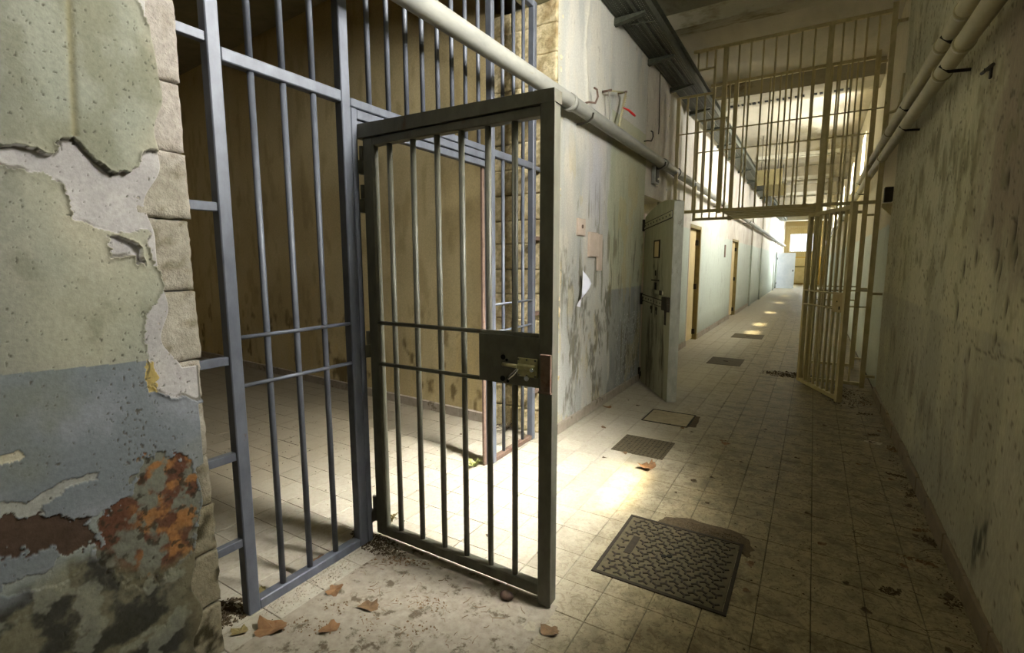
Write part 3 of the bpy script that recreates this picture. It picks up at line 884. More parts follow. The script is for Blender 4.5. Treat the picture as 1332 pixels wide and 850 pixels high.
windowed('wall_right', -8.2, -0.4, XR, XRO, M_plain, [(-5.6, .8), (-2.9, .8)])  # openings for the added windows behind the camera
windowed('wall_right', -0.4, 0.42, XR, XRO, M_plain, [(0.02, .8)], 1)
windowed('wall_right', 4.45, 38.2, XR + 0.03, XRO, M_farR, [(yc, .8) for (yc, *_r) in WINDOWS if yc > 5])
for k, (yc, ww, z0, z1, pw, cl) in enumerate(WINDOWS):        # steel frames with one upright bar and one cross bar
    fr = MB()
    x0, x1 = XRO - 0.12, XRO - 0.08
    ya, yb = yc - ww / 2, yc + ww / 2
    fr.box(x0, x1, ya, ya + .04, z0, z1).box(x0, x1, yb - .04, yb, z0, z1).box(x0, x1, ya + .04, yb - .04, z0, z0 + .04).box(x0, x1, ya + .04, yb - .04, z1 - .04, z1)
    o = struct(fr.build('window_%d' % (k + 1), M_iron))
    MB().cyl((XRO - .1, yc, z0 + .04), (XRO - .1, yc, z1 - .04), 0.011, 8).build('bar', M_iron, o)
    MB().cyl((XRO - .1, ya + .04, 3.45), (XRO - .1, yb - .04, 3.45), 0.008, 8).build('bar', M_iron, o)

# ------------------------------------------------------------------ left wall further along, with its doors
XF = -1.97
b = MB()
b.box(-2.5, XF, 4.85, 6.86, 0, ZC).box(-2.5, XF, 3.9, 4.85, 2.35, ZC).box(-2.5, XF, 6.86, 7.86, 2.16, ZC).box(-2.5, XF, 7.86, 12.1, 0, ZC)
b.box(-2.5, XF, 12.1, 13.3, 2.12, ZC).box(-2.5, XF, 13.3, 29.6, 0, ZC).box(-2.5, XF, 29.6, 31.0, 2.12, ZC).box(-2.5, XF, 31.0, 38.2, 0, ZC)
wall_l3 = struct(b.build('wall_left', M_far))
# pilaster-like nibs far along the wall
for y in (16.6, 20.3, 28.2):
    struct(B('wall_left', XF - 0.05, XF + 0.05, y, y + 0.5, 0, ZC, M_far))
# cell behind the wooden door and rooms behind the far doors
struct(B('wall_room', -4.2, -4.0, 2.2, 6.0, 0, ZC, M_plain))
for (k, y0, y1, zt) in ((1, 6.86, 7.86, 2.16), (2, 12.1, 13.3, 2.12)):
    d = struct(B('door_%d' % k, XF - 0.12, XF - 0.07, y0 + 0.05, y1 - 0.07, 0.02, zt - 0.05, M_yellow))
    B('door_frame', XF - 0.14, XF + 0.012, y1 - 0.08, y1, 0, zt, M_olive, d)
    B('door_frame', XF - 0.14, XF + 0.004, y0, y0 + 0.05, 0, zt, M_tilejamb, d)
    B('door_frame', XF - 0.14, XF + 0.008, y0 + 0.05, y1 - 0.08, zt - 0.06, zt, M_olive, d)
    for z in (0.16, 1.03, 1.86):
        B('hinge', XF - 0.07, XF - 0.02, y1 - 0.12, y1 - 0.085, z - 0.05, z + 0.05, M_iron, d)
    MB().cyl((XF - 0.07, y0 + 0.13, 1.83), (XF - 0.055, y0 + 0.13, 1.83), 0.02, 10).build('peephole', M_iron, d)
    B('lock', XF - 0.07, XF - 0.03, y0 + 0.06, y0 + 0.12, 0.98, 1.08, M_iron, d)
# end wall and its barred window
b = MB()
b.box(-2.5, 0.95, 38.0, 38.3, 0, 2.25).box(-2.5, 0.95, 38.0, 38.3, 3.55, ZC).box(-2.5, -1.62, 38.0, 38.3, 2.25, 3.55).box(0.1, 0.95, 38.0, 38.3, 2.25, 3.55)
wall_e = struct(b.build('wall_end', M_end))
wf = struct(MB().box(-1.62, 0.1, 37.97, 38.03, 2.25, 2.3).box(-1.62, 0.1, 37.97, 38.03, 3.5, 3.55).build('window_11', M_ochre))
for k in range(12):
    x = -1.55 + k * 0.14
    MB().cyl((x, 37.98, 2.28), (x, 37.98, 3.52), 0.012, 6).build('bar', M_ochre, wf)
gz = MB()
for k in range(20):
    x = -1.9 + k * 0.12
    gz.box(x - .012, x + .012, 37.2, 37.224, 1.95, 3.98)
gz.box(-1.95, 0.56, 37.19, 37.23, 1.93, 1.99).box(-1.95, 0.56, 37.19, 37.23, 3.95, 4.0)
egr = thing('barred_screen', 'ochre barred screen below the ceiling at the far end of the corridor', 'grille', (-0.7, 37.2, 1.95))
gz.build('bars', M_ochre, egr)
struct(B('wall_back', -2.2, 0.95, -8.4, -8.2, 0, ZC, M_plain))
# end wall: yellow boarded panel with rail
B('wall_panel', -1.7, -0.2, 37.9, 38.0, 0.1, 1.85, M_yellow, wall_e)
B('rail', -1.7, -0.2, 37.86, 37.9, 1.2, 1.3, M_olive, wall_e)

# ------------------------------------------------------------------ ceiling with cross beams
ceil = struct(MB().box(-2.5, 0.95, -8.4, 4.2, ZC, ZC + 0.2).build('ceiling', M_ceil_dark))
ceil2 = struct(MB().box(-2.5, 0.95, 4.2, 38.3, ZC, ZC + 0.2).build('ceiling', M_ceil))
for (y0, y1, zb) in ((-5.2, -4.9, 4.2), (-2.2, -1.9, 4.2), (1.0, 1.25, 4.2), (4.16, 4.38, 4.22)):
    B('beam', -1.95, 0.6, y0, y1, zb, ZC, M_beam, ceil)
for (y0, y1, zb) in ((6.94, 7.62, 4.16), (11.9, 12.5, 4.0), (15.6, 16.1, 4.0), (19.5, 20, 4.0), (23.5, 24, 4.0), (27.5, 28, 4.0), (32, 32.5, 4.0)):
    bo = B('beam', -1.98, 0.62, y0, y1, zb, ZC, M_beam, ceil2)
    if y0 == 6.94:
        for k in range(20):        # row of square vent mouths under the beam
            x = -1.5 + k * 0.088 + rnd.uniform(-.01, .01)
            if k in (13, 16):
                continue
            MB().box(x, x + 0.05, 7.36, 7.44 + rnd.uniform(0, .04), zb - 0.006, zb + 0.002).build('vent_mouth', M_black, bo)
for (y, x1) in ((11.90, 0.25), (15.60, 0.2), (19.5, 0.2)):        # strip lamps along the beams, unlit
    t = thing('strip_lamp', 'white strip lamp housing across the ceiling beam %s' % {11.90: 'just beyond the second barred gate', 15.60: 'second of the three beyond the gates', 19.5: 'farthest of the three beyond the gates'}[y], 'lamp', (-0.5, y - .06, 4.0), 'strip lamps on the ceiling beams')
    B('housing', -1.45, x1, y - 0.06, y, 4.03, 4.11, M_lamp, t)
    MB().cyl((-1.4, y - .03, 4.01), (x1 - .05, y - .03, 4.01), 0.018, 8).build('tube', M_lamp, t)

# ------------------------------------------------------------------ skirtings
sk = struct(B('baseboard_right', XR - 0.012, XR + 0.03, -8.2, -0.2, 0, 0.115, M_skirtR))
for k in range(12):
    y0 = -0.2 + k * 0.39
    B('skirting_tile', XR - 0.016 + rnd.uniform(-.003, .003), XR + 0.03, y0 + .002, y0 + .388, 0, 0.11 + rnd.uniform(-.004, .004), M_skirtR, sk, 0.004)
sl = struct(B('baseboard_left', XL - 0.02, XL + 0.02, 1.54, 1.72, 0, 0.09, M_skirt))
for k in range(11):
    y0 = 1.72 + k * 0.198
    B('skirting_tile', XL - 0.02, XL + 0.022 + rnd.uniform(-.002, .002), y0 + .002, y0 + .196, 0, 0.09 + rnd.uniform(-.003, .003), M_skirt, sl, 0.004)
struct(MB().box(XF - .01, XF + .018, 4.85, 6.86, 0, .1).box(XF - .01, XF + .018, 7.86, 12.1, 0, .1).box(XF - .01, XF + .018, 13.3, 16.6, 0, .1).build('baseboard_far', M_skirt))

# ================================================================== CELL GRILLE (fixed)
G = thing('cell_grille', 'fixed blue-grey steel bar grille filling the cell opening between stone pillar and corridor wall', 'grille', (XG, 0.1, 0))


def post(y, z0, z1, wy=0.05, wx=0.05, mat=M_grille, parent=G, x=XG):
    return B('post', x - wx / 2, x + wx / 2, y - wy / 2, y + wy / 2, z0, z1, mat, parent, 0.004)


def vbar(y, z0, z1, r=0.0135, x=XG):
    return MB().cyl((x, y, z0), (x, y, z1), r, 10).build('bar', M_grille, G)


TOPZ = 3.44
post(-1.103, 0, TOPZ, 0.05, 0.05)
post(-0.505, 0, TOPZ, 0.052, 0.05)
post(0.748, 0, TOPZ, 0.04, 0.05)
post(1.335, 0, TOPZ, 0.048, 0.05)
B('transom', XG - .024, XG + .024, -1.078, -0.531, 2.222, 2.272, M_grille, G, 0.004)
B('transom', XG - .024, XG + .024, -0.479, 0.728, 2.215, 2.255, M_grille, G, 0.004)
B('transom', XG - .022, XG + .022, 0.768, 1.311, 2.205, 2.255, M_grille, G, 0.004)
B('top_rail', XG - .022, XG + .022, -1.078, 1.311, TOPZ - .045, TOPZ, M_grille, G, 0.004)
# door surround: jambs and head, with the rebate the gate closes into
B('jamb', XG - .022, XG + .026, -0.479, -0.444, 0, 2.21, M_grille, G, 0.003)
B('jamb', XG - .022, XG + .026, 0.690, 0.728, 0, 2.21, M_grille, G, 0.003)
B('jamb', XG - .030, XG - .012, 0.660, 0.690, 0, 2.13, M_rust, G, 0.002)
B('head', XG - .020, XG + .026, -0.444, 0.690, 2.165, 2.208, M_grille, G, 0.003)
B('head', XG - .026, XG + .016, -0.444, 0.690, 2.120, 2.160, M_grille, G, 0.003)
for y in (-0.955, -0.815, -0.668):
    vbar(y, 0.03, 2.222); vbar(y, 2.272, TOPZ - .045)
for y in (-0.34, -0.207, -0.07, 0.062, 0.195, 0.33, 0.467, 0.607):
    vbar(y, 2.255, TOPZ - .045)
for y in (0.905, 1.053, 1.192):
    vbar(y, 0.03, 2.205); vbar(y, 2.255, TOPZ - .045)
for z in (1.178, 0.98):
    MB().cyl((XG + .012, -1.08, z), (XG + .012, -0.53, z), 0.009, 8).build('tie_rod', M_grille, G)
    MB().cyl((XG + .012, 0.765, z), (XG + .012, 1.315, z), 0.009, 8).build('tie_rod', M_grille, G)
B('bottom_rail', XG - .024, XG + .024, -1.078, -0.531, 0.0, 0.045, M_grille, G, 0.004)
B('bottom_rail', XG - .022, XG + .022, 0.768, 1.311, 0.004, 0.04, M_rust, G, 0.003)
for z in (2.29, 1.685, 1.092, 0.70, 0.328):
    B('anchor', XG - .015, XG + .015, -1.30, -1.126, z - .017, z + .017, M_grille, G, 0.002)
for z in (2.225, 1.675, 1.06, 0.4):
    B('anchor', XG - .015, XG + .015, 1.358, 1.50, z - .016, z + .016, M_rust if z < 1.7 else M_grille, G, 0.002)

# ================================================================== CELL GATE (open into the corridor)
GY = -0.405
K = thing('cell_gate', 'dark steel barred gate standing open into the corridor, with brass bolt', 'gate', (-1.5, GY, 0))
B('hinge_stile', -2.004, -1.93, GY - .022, GY + .022, 0.03, 2.075, M_gate, K, 0.008)
B('lock_stile', -1.016, -0.955, GY - .030, GY + .03, 0.01, 2.118, M_gate, K, 0.004)
B('stile_lip', -1.006, -0.950, GY - .036, GY - .030, 0.01, 2.118, M_gate, K, 0.001)
MB().add([(-2.03, GY - .038, 2.075), (-2.03, GY + .028, 2.075), (-0.951, GY + .028, 2.075), (-0.951, GY - .038, 2.075),
          (-2.03, GY - .038, 2.14), (-2.03, GY + .028, 2.14), (-0.951, GY + .028, 2.122), (-0.951, GY - .038, 2.122)],
         [(0, 1, 2, 3), (4, 5, 6, 7), (0, 1, 5, 4), (1, 2, 6, 5), (2, 3, 7, 6), (3, 0, 4, 7)]).build('top_cap', M_gate, K)
B('top_rail', -1.93, -1.016, GY - .024, GY + .022, 2.035, 2.073, M_gate, K, 0.004)
B('bottom_rail', -1.93, -1.016, GY - .022, GY + .022, 0.035, 0.085, M_gate, K, 0.004)
for x in (-1.840, -1.692, -1.549, -1.414, -1.276, -1.145):
    lo_, hi_ = 0.085, 2.035
    MB().cyl((x, GY, lo_), (x, GY, hi_), 0.0135, 12).build('bar', M_gate, K)
for z, xe in ((1.176, -1.016), (0.966, -1.31)):
    MB().cyl((-1.94, GY - .014, z), (xe, GY - .014, z + .002), 0.010, 8).build('tie_rod', M_gate, K)
lp = B('lock_plate', -1.312, -1.012, GY - .030, GY - .022, 0.963, 1.172, M_gate, K, 0.002)
B('lock_box', -1.312, -1.012, GY + .016, GY + .022, 0.963, 1.172, M_gate, K, 0.002)
for (x, z, r) in ((-1.185, 1.078, .011), (-1.167, 1.067, .006), (-1.187, 0.985, .012), (-1.162, 0.976, .006)):
    MB().cyl((x, GY - .034, z), (x, GY - .029, z), r, 10).build('keyhole', M_black, lp)
bp = B('bolt_plate', -1.112, -1.018, GY - .037, GY - .030, 1.005, 1.085, M_brass, K, 0.003)
for (x, z) in ((-1.106, 1.078), (-1.066, 1.078), (-1.027, 1.078), (-1.102, 1.012), (-1.066, 1.012), (-1.027, 1.012)):
    MB().cyl((x, GY - .040, z), (x, GY - .036, z), 0.0045, 8).build('rivet', M_gate, bp)
MB().box(-1.11, -1.02, GY - .052, GY - .037, 1.036, 1.060, 0.006).build('bolt_case', M_brass, bp)
MB().cyl((-1.178, GY - .048, 1.051), (-1.108, GY - .048, 1.049), 0.0085, 10).build('bolt_rod', M_brass, bp)
MB().tube([(-1.100, GY - .056, 1.042), (-1.118, GY - .060, 1.025), (-1.148, GY - .062, 0.998), (-1.138, GY - .062, 0.994), (-1.112, GY - .060, 1.017), (-1.095, GY - .056, 1.040)], 0.0035, 6).build('bolt_lever', M_chrome, bp)
MB().cyl((-1.034, GY - .058, 1.042), (-1.034, GY - .050, 1.042), 0.008, 10).build('stud', M_chrome, bp)
MB().cyl((-1.058, GY - .055, 1.004), (-1.058, GY - .044, 1.004), 0.011, 10).build('knob', M_chrome, bp)
B('keeper_plate', -0.998, -0.952, GY - .048, GY - .036, 0.955, 1.110, M_rust, K, 0.002)
B('keeper_plate', -1.008, -0.950, GY - .050, GY - .036, 0.948, 0.956, M_rust, K, 0.001)
for z in (1.975, 1.79, 1.06, 0.165):       # lift-off hinges: knuckle on the gate, knuckle on the jamb
    MB().box(-2.026, -2.004, GY - .012, GY + .012, z + .002, z + .055).build('hinge_leaf', M_gate, K)
    MB().cyl((-2.018, GY - .012, z + .001), (-2.018, GY - .012, z + .068), 0.0115, 10).build('hinge_knuckle', M_gate, K)
    MB().cyl((-2.018, GY - .012, z - .068), (-2.018, GY - .012, z - .001), 0.0115, 10).box(-2.03, -2.008, GY - .046, GY - .02, z - .066, z - .004).build('hinge_knuckle', M_gate, G)

# ================================================================== CORRIDOR GATES
def partition(y, name, label, zt, xl, xr, posts, bars, rbars, xs_):
    t = thing(name, label, 'grille', (-0.6, y, 0), 'barred partitions across the corridor')
    def vb(x, z0, z1, w=0.02):
        MB().box(x - w / 2, x + w / 2, y - w / 2, y + w / 2, z0, z1).build('bar', M_ochre, t)
    p1, p2 = posts
    B('top_rail', xs_, xr, y - .022, y + .022, zt - .04, zt, M_ochre, t, .003)
    B('post', p1 - .028, p1 + .028, y - .024, y + .024, 2.13, zt - .04, M_ochre, t, .003)
    B('post', p2 - .030, p2 + .030, y - .026, y + .026, 0, zt - .04, M_ochre, t, .003)
    B('post', xr - .04, xr + .012, y - .026, y + .026, 0, zt + .06, M_ochre, t, .003)
    B('post', xl - .022, xl + .022, y - .022, y + .022, 2.14, 3.66, M_ochre, t, .003)
    B('bottom_rail', xl, p1 - .028, y - .02, y + .02, 2.145, 2.185, M_ochre, t, .003)
    B('bottom_rail', p1 + .028, p2 - .03, y - .02, y + .02, 2.145, 2.185, M_ochre, t, .003)
    B('bottom_rail', p2 + .03, xr - .04, y - .02, y + .02, 2.145, 2.185, M_ochre, t, .003)
    B('floor_rail', p2 + .03, xr - .04, y - .02, y + .02, 0.02, 0.06, M_ochre, t, .003)
    # left bay steps round the cable tray
    B('step_rail', xs_, -1.325, y - .013, y + .013, 3.955, 3.98, M_ochre, t)
    B('step_rail', xl, -1.325, y - .013, y + .013, 3.645, 3.67, M_ochre, t)
    B('step_post', -1.345, -1.319, y - .013, y + .013, 2.185, zt - .04, M_ochre, t)
    for x in (-1.65, -1.54, -1.435):
        vb(x, 2.185, 3.645)
        if x > xs_ + .02:
            vb(x, 3.98, zt - .04)
    for x in bars:
        vb(x, 2.185, zt - .04)
    for x in rbars:
        vb(x, 2.185, zt - .04); vb(x, 0.06, 2.145)
    MB().cyl((xl, y - .012, 3.185), (xr - .03, y - .012, 3.19), 0.0085, 8).build('tie_rod', M_ochre, t)
    for z in (1.15, 0.96):
        MB().cyl((p2 + .02, y - .012, z), (xr - .03, y - .012, z), 0.0085, 8).build('tie_rod', M_ochre, t)
    for z in (4.08, 2.12, 1.12, 0.14):
        B('anchor', xr + .012, XR + .032, y - .014, y + .014, z - .014, z + .014, M_ochre, t)
    return t


P1 = partition(4.89, 'barred_partition', 'nearer ochre barred partition across the corridor, with wider doorway posts', 4.218, -1.768, 0.505, (-1.207, -0.085),
               (-1.053, -0.92, -0.78, -0.645, -0.512, -0.377, -0.243), (0.03, 0.14, 0.251, 0.361), -1.60)
P2 = partition(6.15, 'barred_partition', 'farther ochre barred partition seen through the bars of the nearer one', 4.17, -1.768, 0.475, (-1.24, -0.06),
               (-1.12, -0.79, -0.66, -0.52, -0.385, -0.25), (0.025, 0.138, 0.245), -1.60)
SL = thing('slatted_canopy', 'ochre slats bridging the two barred partitions above the doorway', 'canopy', (-0.64, 5.5, 2.165))
for k in range(5):
    y = 4.93 + k * 0.245
    B('slat', -1.17, -0.12, y, y + 0.15, 2.145, 2.175, M_ochre, SL, .002)
for x in (-1.19, -0.11):
    B('slat_bearer', x - .018, x + .018, 4.915, 6.124, 2.175, 2.20, M_ochre, SL)

# swung gate of the nearer partition
HX, HY, FX, FY = -0.160, 4.845, 0.235, 3.965
dv = Vector((FX - HX, FY - HY, 0)); LN = dv.length; dv.normalize()
nv = Vector((-dv.y, dv.x, 0))
CG = thing('corridor_gate', 'ochre barred gate swung open toward the viewer by the right wall', 'gate', (HX, HY, 0))


def gbox(u0, u1, t0, t1, z0, z1, name, mat=M_ochre, parent=CG):
    b = MB()
    P = []
    for u in (u0, u1):
        for t in (t0, t1):
            for z in (z0, z1):
                p = Vector((HX, HY, 0)) + dv * u + nv * t
                P.append((p.x, p.y, z))
    return b.add(P, [(0, 1, 3, 2), (4, 6, 7, 5), (0, 4, 5, 1), (2, 3, 7, 6), (0, 2, 6, 4), (1, 5, 7, 3)]).build(name, mat, parent)


gbox(0.0, 0.05, -.022, .022, 0.02, 2.06, 'hinge_stile')
gbox(LN - .05, LN, -.026, .026, 0.005, 2.085, 'lock_stile')
gbox(0.05, LN - .05, -.022, .022, 2.02, 2.06, 'top_rail')
gbox(0.05, LN - .05, -.022, .022, 0.02, 0.06, 'bottom_rail')
for k in range(7):
    u = 0.05 + (k + 1) * (LN - 0.1) / 8
    gbox(u - .011, u + .011, -.011, .011, 0.06, 2.02, 'bar')
for z in (1.15, 0.985):
    a = Vector((HX, HY, z)) + dv * 0.02 - nv * .016; b_ = Vector((HX, HY, z)) + dv * (LN - .05) - nv * .016
    MB().cyl(a, b_, 0.0085, 8).build('tie_rod', M_ochre, CG)
lk = gbox(LN - .24, LN - .05, -.024, -.012, 0.955, 1.165, 'lock_plate', M_ochre_pale)
gbox(LN - .11, LN - .09, -.027, -.023, 0.985, 1.02, 'keyhole', M_black, lk)
gbox(LN - .16, LN - .145, -.027, -.023, 1.06, 1.075, 'keyhole', M_black, lk)
for z in (1.8, 1.0, 0.2):
    gbox(-.02, 0.0, -.012, .012, z - .05, z + .05, 'hinge_knuckle', M_ochre)
# elbow bracket from the nearer partition to the right wall
EB = thing('elbow_pipe', 'short bent ochre pipe tying the gate post to the right wall', 'pipe', (0.52, 4.87, 3.1))
MB().tube([(0.515, 4.84, 3.12), (0.56, 4.80, 3.12), (0.585, 4.76, 3.14), (0.595, 4.70, 3.22), (0.595, 4.62, 3.45)], 0.017, 8).build('pipe', M_ochre, EB)
BX = thing('latch_box', 'dark iron latch box on the right wall beside the gate post', 'box', (0.56, 4.86, 2.13))
B('box_body', 0.532, 0.612, 4.76, 4.86, 2.15, 2.31, M_iron, BX, .006)
B('box_shelf', 0.516, 0.615, 4.75, 4.863, 2.095, 2.13, M_ochre, BX, .003)
MB().add([(0.52, 4.80, 2.095), (0.52, 4.83, 2.095), (0.61, 4.80, 2.095), (0.61, 4.83, 2.095), (0.61, 4.80, 2.0), (0.61, 4.83, 2.0)],
         [(0, 1, 3, 2), (0, 2, 4), (1, 5, 3), (2, 3, 5, 4), (0, 4, 5, 1)]).build('box_strut', M_ochre, BX)

# ================================================================== WOODEN CELL DOOR
dhx, dhy, dfx, dfy = -1.868, 3.875, -1.316, 3.008
dd = Vector((dfx - dhx, dfy - dhy, 0)); DL = dd.length; dd.normalize()
dn = Vector((dd.y, -dd.x, 0))        # toward the camera side
if dn.dot(cam_p - Vector((dhx, dhy, 1.2))) < 0:
    dn = -dn
WD = thing('cell_door', 'heavy grey-green plank cell door with arched top standing open beside the left wall', 'door', (dhx, dhy, 0))


def dtop(u):
    return 2.02 + 0.115 * math.sin(min(1, u / (0.72 * DL)) * PI / 2) - 0.04 * max(0, (u / DL - 0.72) / 0.28) ** 2


def dpt(u, t, z):
    p = Vector((dhx, dhy, 0)) + dd * u + dn * t
    return (p.x, p.y, z)


def dbox(u0, u1, t0, t1, z0, z1, name, mat, parent=WD):
    P = [dpt(u, t, z) for u in (u0, u1) for t in (t0, t1) for z in (z0, z1)]
    return MB().add(P, [(0, 1, 3, 2), (4, 6, 7, 5), (0, 4, 5, 1), (2, 3, 7, 6), (0, 2, 6, 4), (1, 5, 7, 3)]).build(name, mat, parent)


NP = 5
for k in range(NP):
    u0 = 0.02 + k * (DL - 0.02) / NP + (0.002 if k else 0); u1 = 0.02 + (k + 1) * (DL - 0.02) / NP - 0.002
    poly = [(u0, 0.012), (u1, 0.012)] + [(u1 + (u0 - u1) * q / 5, dtop(u1 + (u0 - u1) * q / 5)) for q in range(6)]
    MB().prism(poly, lambda a, b, t: dpt(a, t, b), -0.012 + rnd.uniform(-.001, .001), 0.012 + rnd.uniform(-.0015, .0015)).build('plank', M_wood, WD)
# back leaf and chipped pale edge
poly = [(0.02, 0.012), (DL - .002, 0.012)] + [(DL - .002 + (0.022 - DL) * q / 8, dtop(DL + (0.02 - DL) * q / 8)) for q in range(9)]
MB().prism(poly, lambda a, b, t: dpt(a, t, b), -0.09, -0.0125).build('back_leaf', M_wood_edge, WD)
dbox(DL - .001, DL + .006, -.090, .010, 0.014, dtop(DL) - .002, 'edge_strip', M_wood_edge)
for z, slope in ((1.915, 0.055), (1.06, -0.03)):
    poly = [(0.03, z - .03), (DL - .04, z - .03 + slope), (DL - .03, z + slope), (DL - .04, z + .03 + slope), (0.03, z + .03)]
    st = MB().prism(poly, lambda a, b, t: dpt(a, t, b), 0.016, 0.022).build('strap_hinge', M_wood, WD)
    MB().prism([(a + (.008 if a > .5 else -.008), b + (.010 if i_ > 2 else (-.010 if i_ < 2 else 0))) for i_, (a, b) in enumerate(poly)], lambda a, b, t: dpt(a, t, b), 0.0125, 0.016).build('strap_edge', M_iron, st)
    for k in range(9):
        u = 0.09 + k * (DL - 0.18) / 8
        zz = z + slope * (u / DL)
        MB().cyl(dpt(u, 0.018, zz), dpt(u, 0.026, zz), 0.010, 8).build('stud', M_iron, st)
# framed hatch, spy slot, shelf bar, keyholes, lock
hf = MB()
for (a, b_, c_, d_) in ((.43, .445, 1.53, 1.73), (.615, .63, 1.53, 1.73), (.445, .615, 1.53, 1.545), (.445, .615, 1.715, 1.73)):
    P = [dpt(u, t, z) for u in (a, b_) for t in (.012, .022) for z in (c_, d_)]
    hf.add(P, [(0, 1, 3, 2), (4, 6, 7, 5), (0, 4, 5, 1), (2, 3, 7, 6), (0, 2, 6, 4), (1, 5, 7, 3)])
hf.build('hatch_frame', M_iron, WD)
dbox(.445, .615, .012, .016, 1.545, 1.715, 'hatch', M_yellow)
dbox(.50, .53, .013, .018, 1.335, 1.395, 'spy_hole', M_black)
dbox(.38, .65, .013, .022, 1.275, 1.29, 'slot_lip', M_iron)
dbox(.50, .55, .013, .02, 1.18, 1.26, 'slot', M_black)
sb_ = dbox(.22, .80, .013, .028, 1.135, 1.175, 'shelf_bar', M_wood)
dbox(.74, .80, .028, .04, 1.13, 1.18, 'bar_end', M_iron, sb_)
for u in (.40, .585):
    MB().cyl(dpt(u, .012, .965), dpt(u, .024, .965), 0.022, 10).build('knob', M_iron, WD)
    dbox(u - .012, u + .012, .012, .016, .90, .945, 'keyhole', M_black)
dbox(.86, .92, .012, .016, .82, .97, 'bare_patch', M_iron)
lk = dbox(.86, DL - .005, .013, .05, .98, 1.12, 'lock_case', M_iron)
dbox(DL - .07, DL + .012, .02, .05, .97, 1.05, 'lock_bolt', M_iron, lk)
for z in (1.93, 1.04, 0.10):
    MB().cyl(dpt(0.0, 0.016, z - .07), dpt(0.0, 0.016, z + .07), 0.022, 10).build('hinge_knuckle', M_iron, WD)
    dbox(-.015, .06, .012, .03, z - .03, z + .03, 'hinge_leaf', M_iron)
# tiled jamb between the wall and the door
jm = struct(B('trim_1', -1.99, -1.912, 3.90, 3.93, 0, 2.05, M_tilejamb))
zz = 0.0
for hgt in (0.16, 0.36, 0.36, 0.36, 0.36, 0.36, 0.2):
    z1 = min(zz + hgt, 2.08)
    B('jamb_tile', -1.915, -1.885, 3.903, 3.985, zz + .002, z1 - .002, M_tilejamb, jm, .002)
    zz = z1

# ================================================================== PIPES, TRAY, CONDUITS
LP = thing('heating_pipe', 'thick grey painted pipe running along the left wall above the cell grille', 'pipe', (-1.8, 8, 2.72))
MB().tube([(-1.8, -7.5, 2.72)] + [(-1.8, y, 2.725 + 0.006 * math.sin(y)) for y in np.linspace(-2, 8, 15)] + [(-1.82, 15, 2.69), (-1.84, 36, 2.64)], 0.056, 16).build('pipe_run', M_pipe, LP)
for y in (1.52, 4.35, 5.05):
    MB().cyl((-1.8, y - .03, 2.725), (-1.8, y + .03, 2.725), 0.066, 16).build('pipe_collar', M_pipe, LP)
for y in (-4, 1.85, 4.2, 9, 14):
    MB().tube([(-1.888 if y < 4.5 else -1.966, y, 2.65), (-1.8, y, 2.645), (-1.745, y, 2.68), (-1.738, y, 2.72)], 0.008, 6).build('pipe_hook', M_iron, LP)

for (zz, nm, x, r) in ((2.70, 'upper of the two cream pipes running along the right wall', 0.475, 0.042), (2.545, 'lower of the two cream pipes running along the right wall', 0.485, 0.043)):
    t = thing('service_pipe', nm, 'pipe', (x, 5, zz), 'cream pipes on the right wall')
    dz = 0.0185
    yend = 4.2 if zz > 2.6 else 4.8
    MB().tube([(x, y, zz + dz * y if y < 6 else zz + dz * 6) for y in (-7.5, -1, 0.5, 2, 3, 4, 6, 10, 36)], r, 16).build('pipe_run', M_pipe_cream, t)
    for y in (1.25, 1.75, yend):
        c0 = zz + dz * y
        MB().cyl((x, y - .02, c0), (x, y + .02, c0 + .001), r + .006, 16).build('pipe_collar', M_pipe_cream, t)
    for y in (-2.0, 1.55, 3.1, 8.0, 14.0):
        c0 = zz + dz * min(y, 6)
        MB().tube([(0.576, y, c0 - r - .012), (x, y, c0 - r - .006), (x - r, y, c0 - .01)], 0.009, 6).build('pipe_hook', M_iron, t)

TR = thing('cable_tray', 'dark perforated steel cable tray on brackets high along the left wall', 'cable tray', (-1.73, 5, 3.85))
tx0, tx1, tz = -1.885, -1.565, 3.85
B('side_rail', tx0 - .008, tx0, -7.5, 30, tz, tz + .07, M_dark, TR)
B('side_rail', tx1, tx1 + .010, -7.5, 30, tz - .005, tz + .085, M_dark, TR)
B('side_flange', tx1 + .010, tx1 + .05, -7.5, 30, tz + .078, tz + .085, M_dark, TR)
ms = MB()
for k in range(13):
    x = tx0 + .012 + k * (tx1 - tx0 - .024) / 12
    ms.box(x - .0085, x + .0085, -2, 9, tz + .003, tz + .006)
y = 0.5
while y < 9:
    ms.box(tx0, tx1, y, y + .018, tz + .006, tz + .009); y += 0.036
ms.box(tx0, tx1, 9, 30, tz + .003, tz + .007).box(tx0, tx1, -7.5, -2, tz + .003, tz + .007)
ms.build('mesh_floor', M_dark, TR, 'stuff')
B('centre_rib', -1.70, -1.672, -7.5, 30, tz - .012, tz + .002, M_dark, TR)
for k in range(3):
    MB().tube([(-1.83 + k * .08 + .02 * math.sin(q * 1.3 + k), -7 + q * 1.6, tz + .03) for q in range(20)], 0.014, 6).build('cable', M_iron, TR)
for y in (-0.2, 1.3, 2.75, 3.89, 4.97, 6.2, 7.4, 8.8, 10.2, 12, 14, 16, 18):
    MB().add([(tx0 - .03, y - .03, tz - .012), (tx0 - .03, y + .03, tz - .012), (-1.60, y - .03, tz - .012), (-1.60, y + .03, tz - .012),
              (tx0 - .03, y - .03, tz - .075), (tx0 - .03, y + .03, tz - .075), (-1.60, y - .03, tz - .03), (-1.60, y + .03, tz - .03)],
             [(0, 1, 3, 2), (4, 6, 7, 5), (0, 2, 6, 4), (1, 5, 7, 3), (0, 4, 5, 1), (2, 3, 7, 6)]).build('bracket', M_dark, TR)
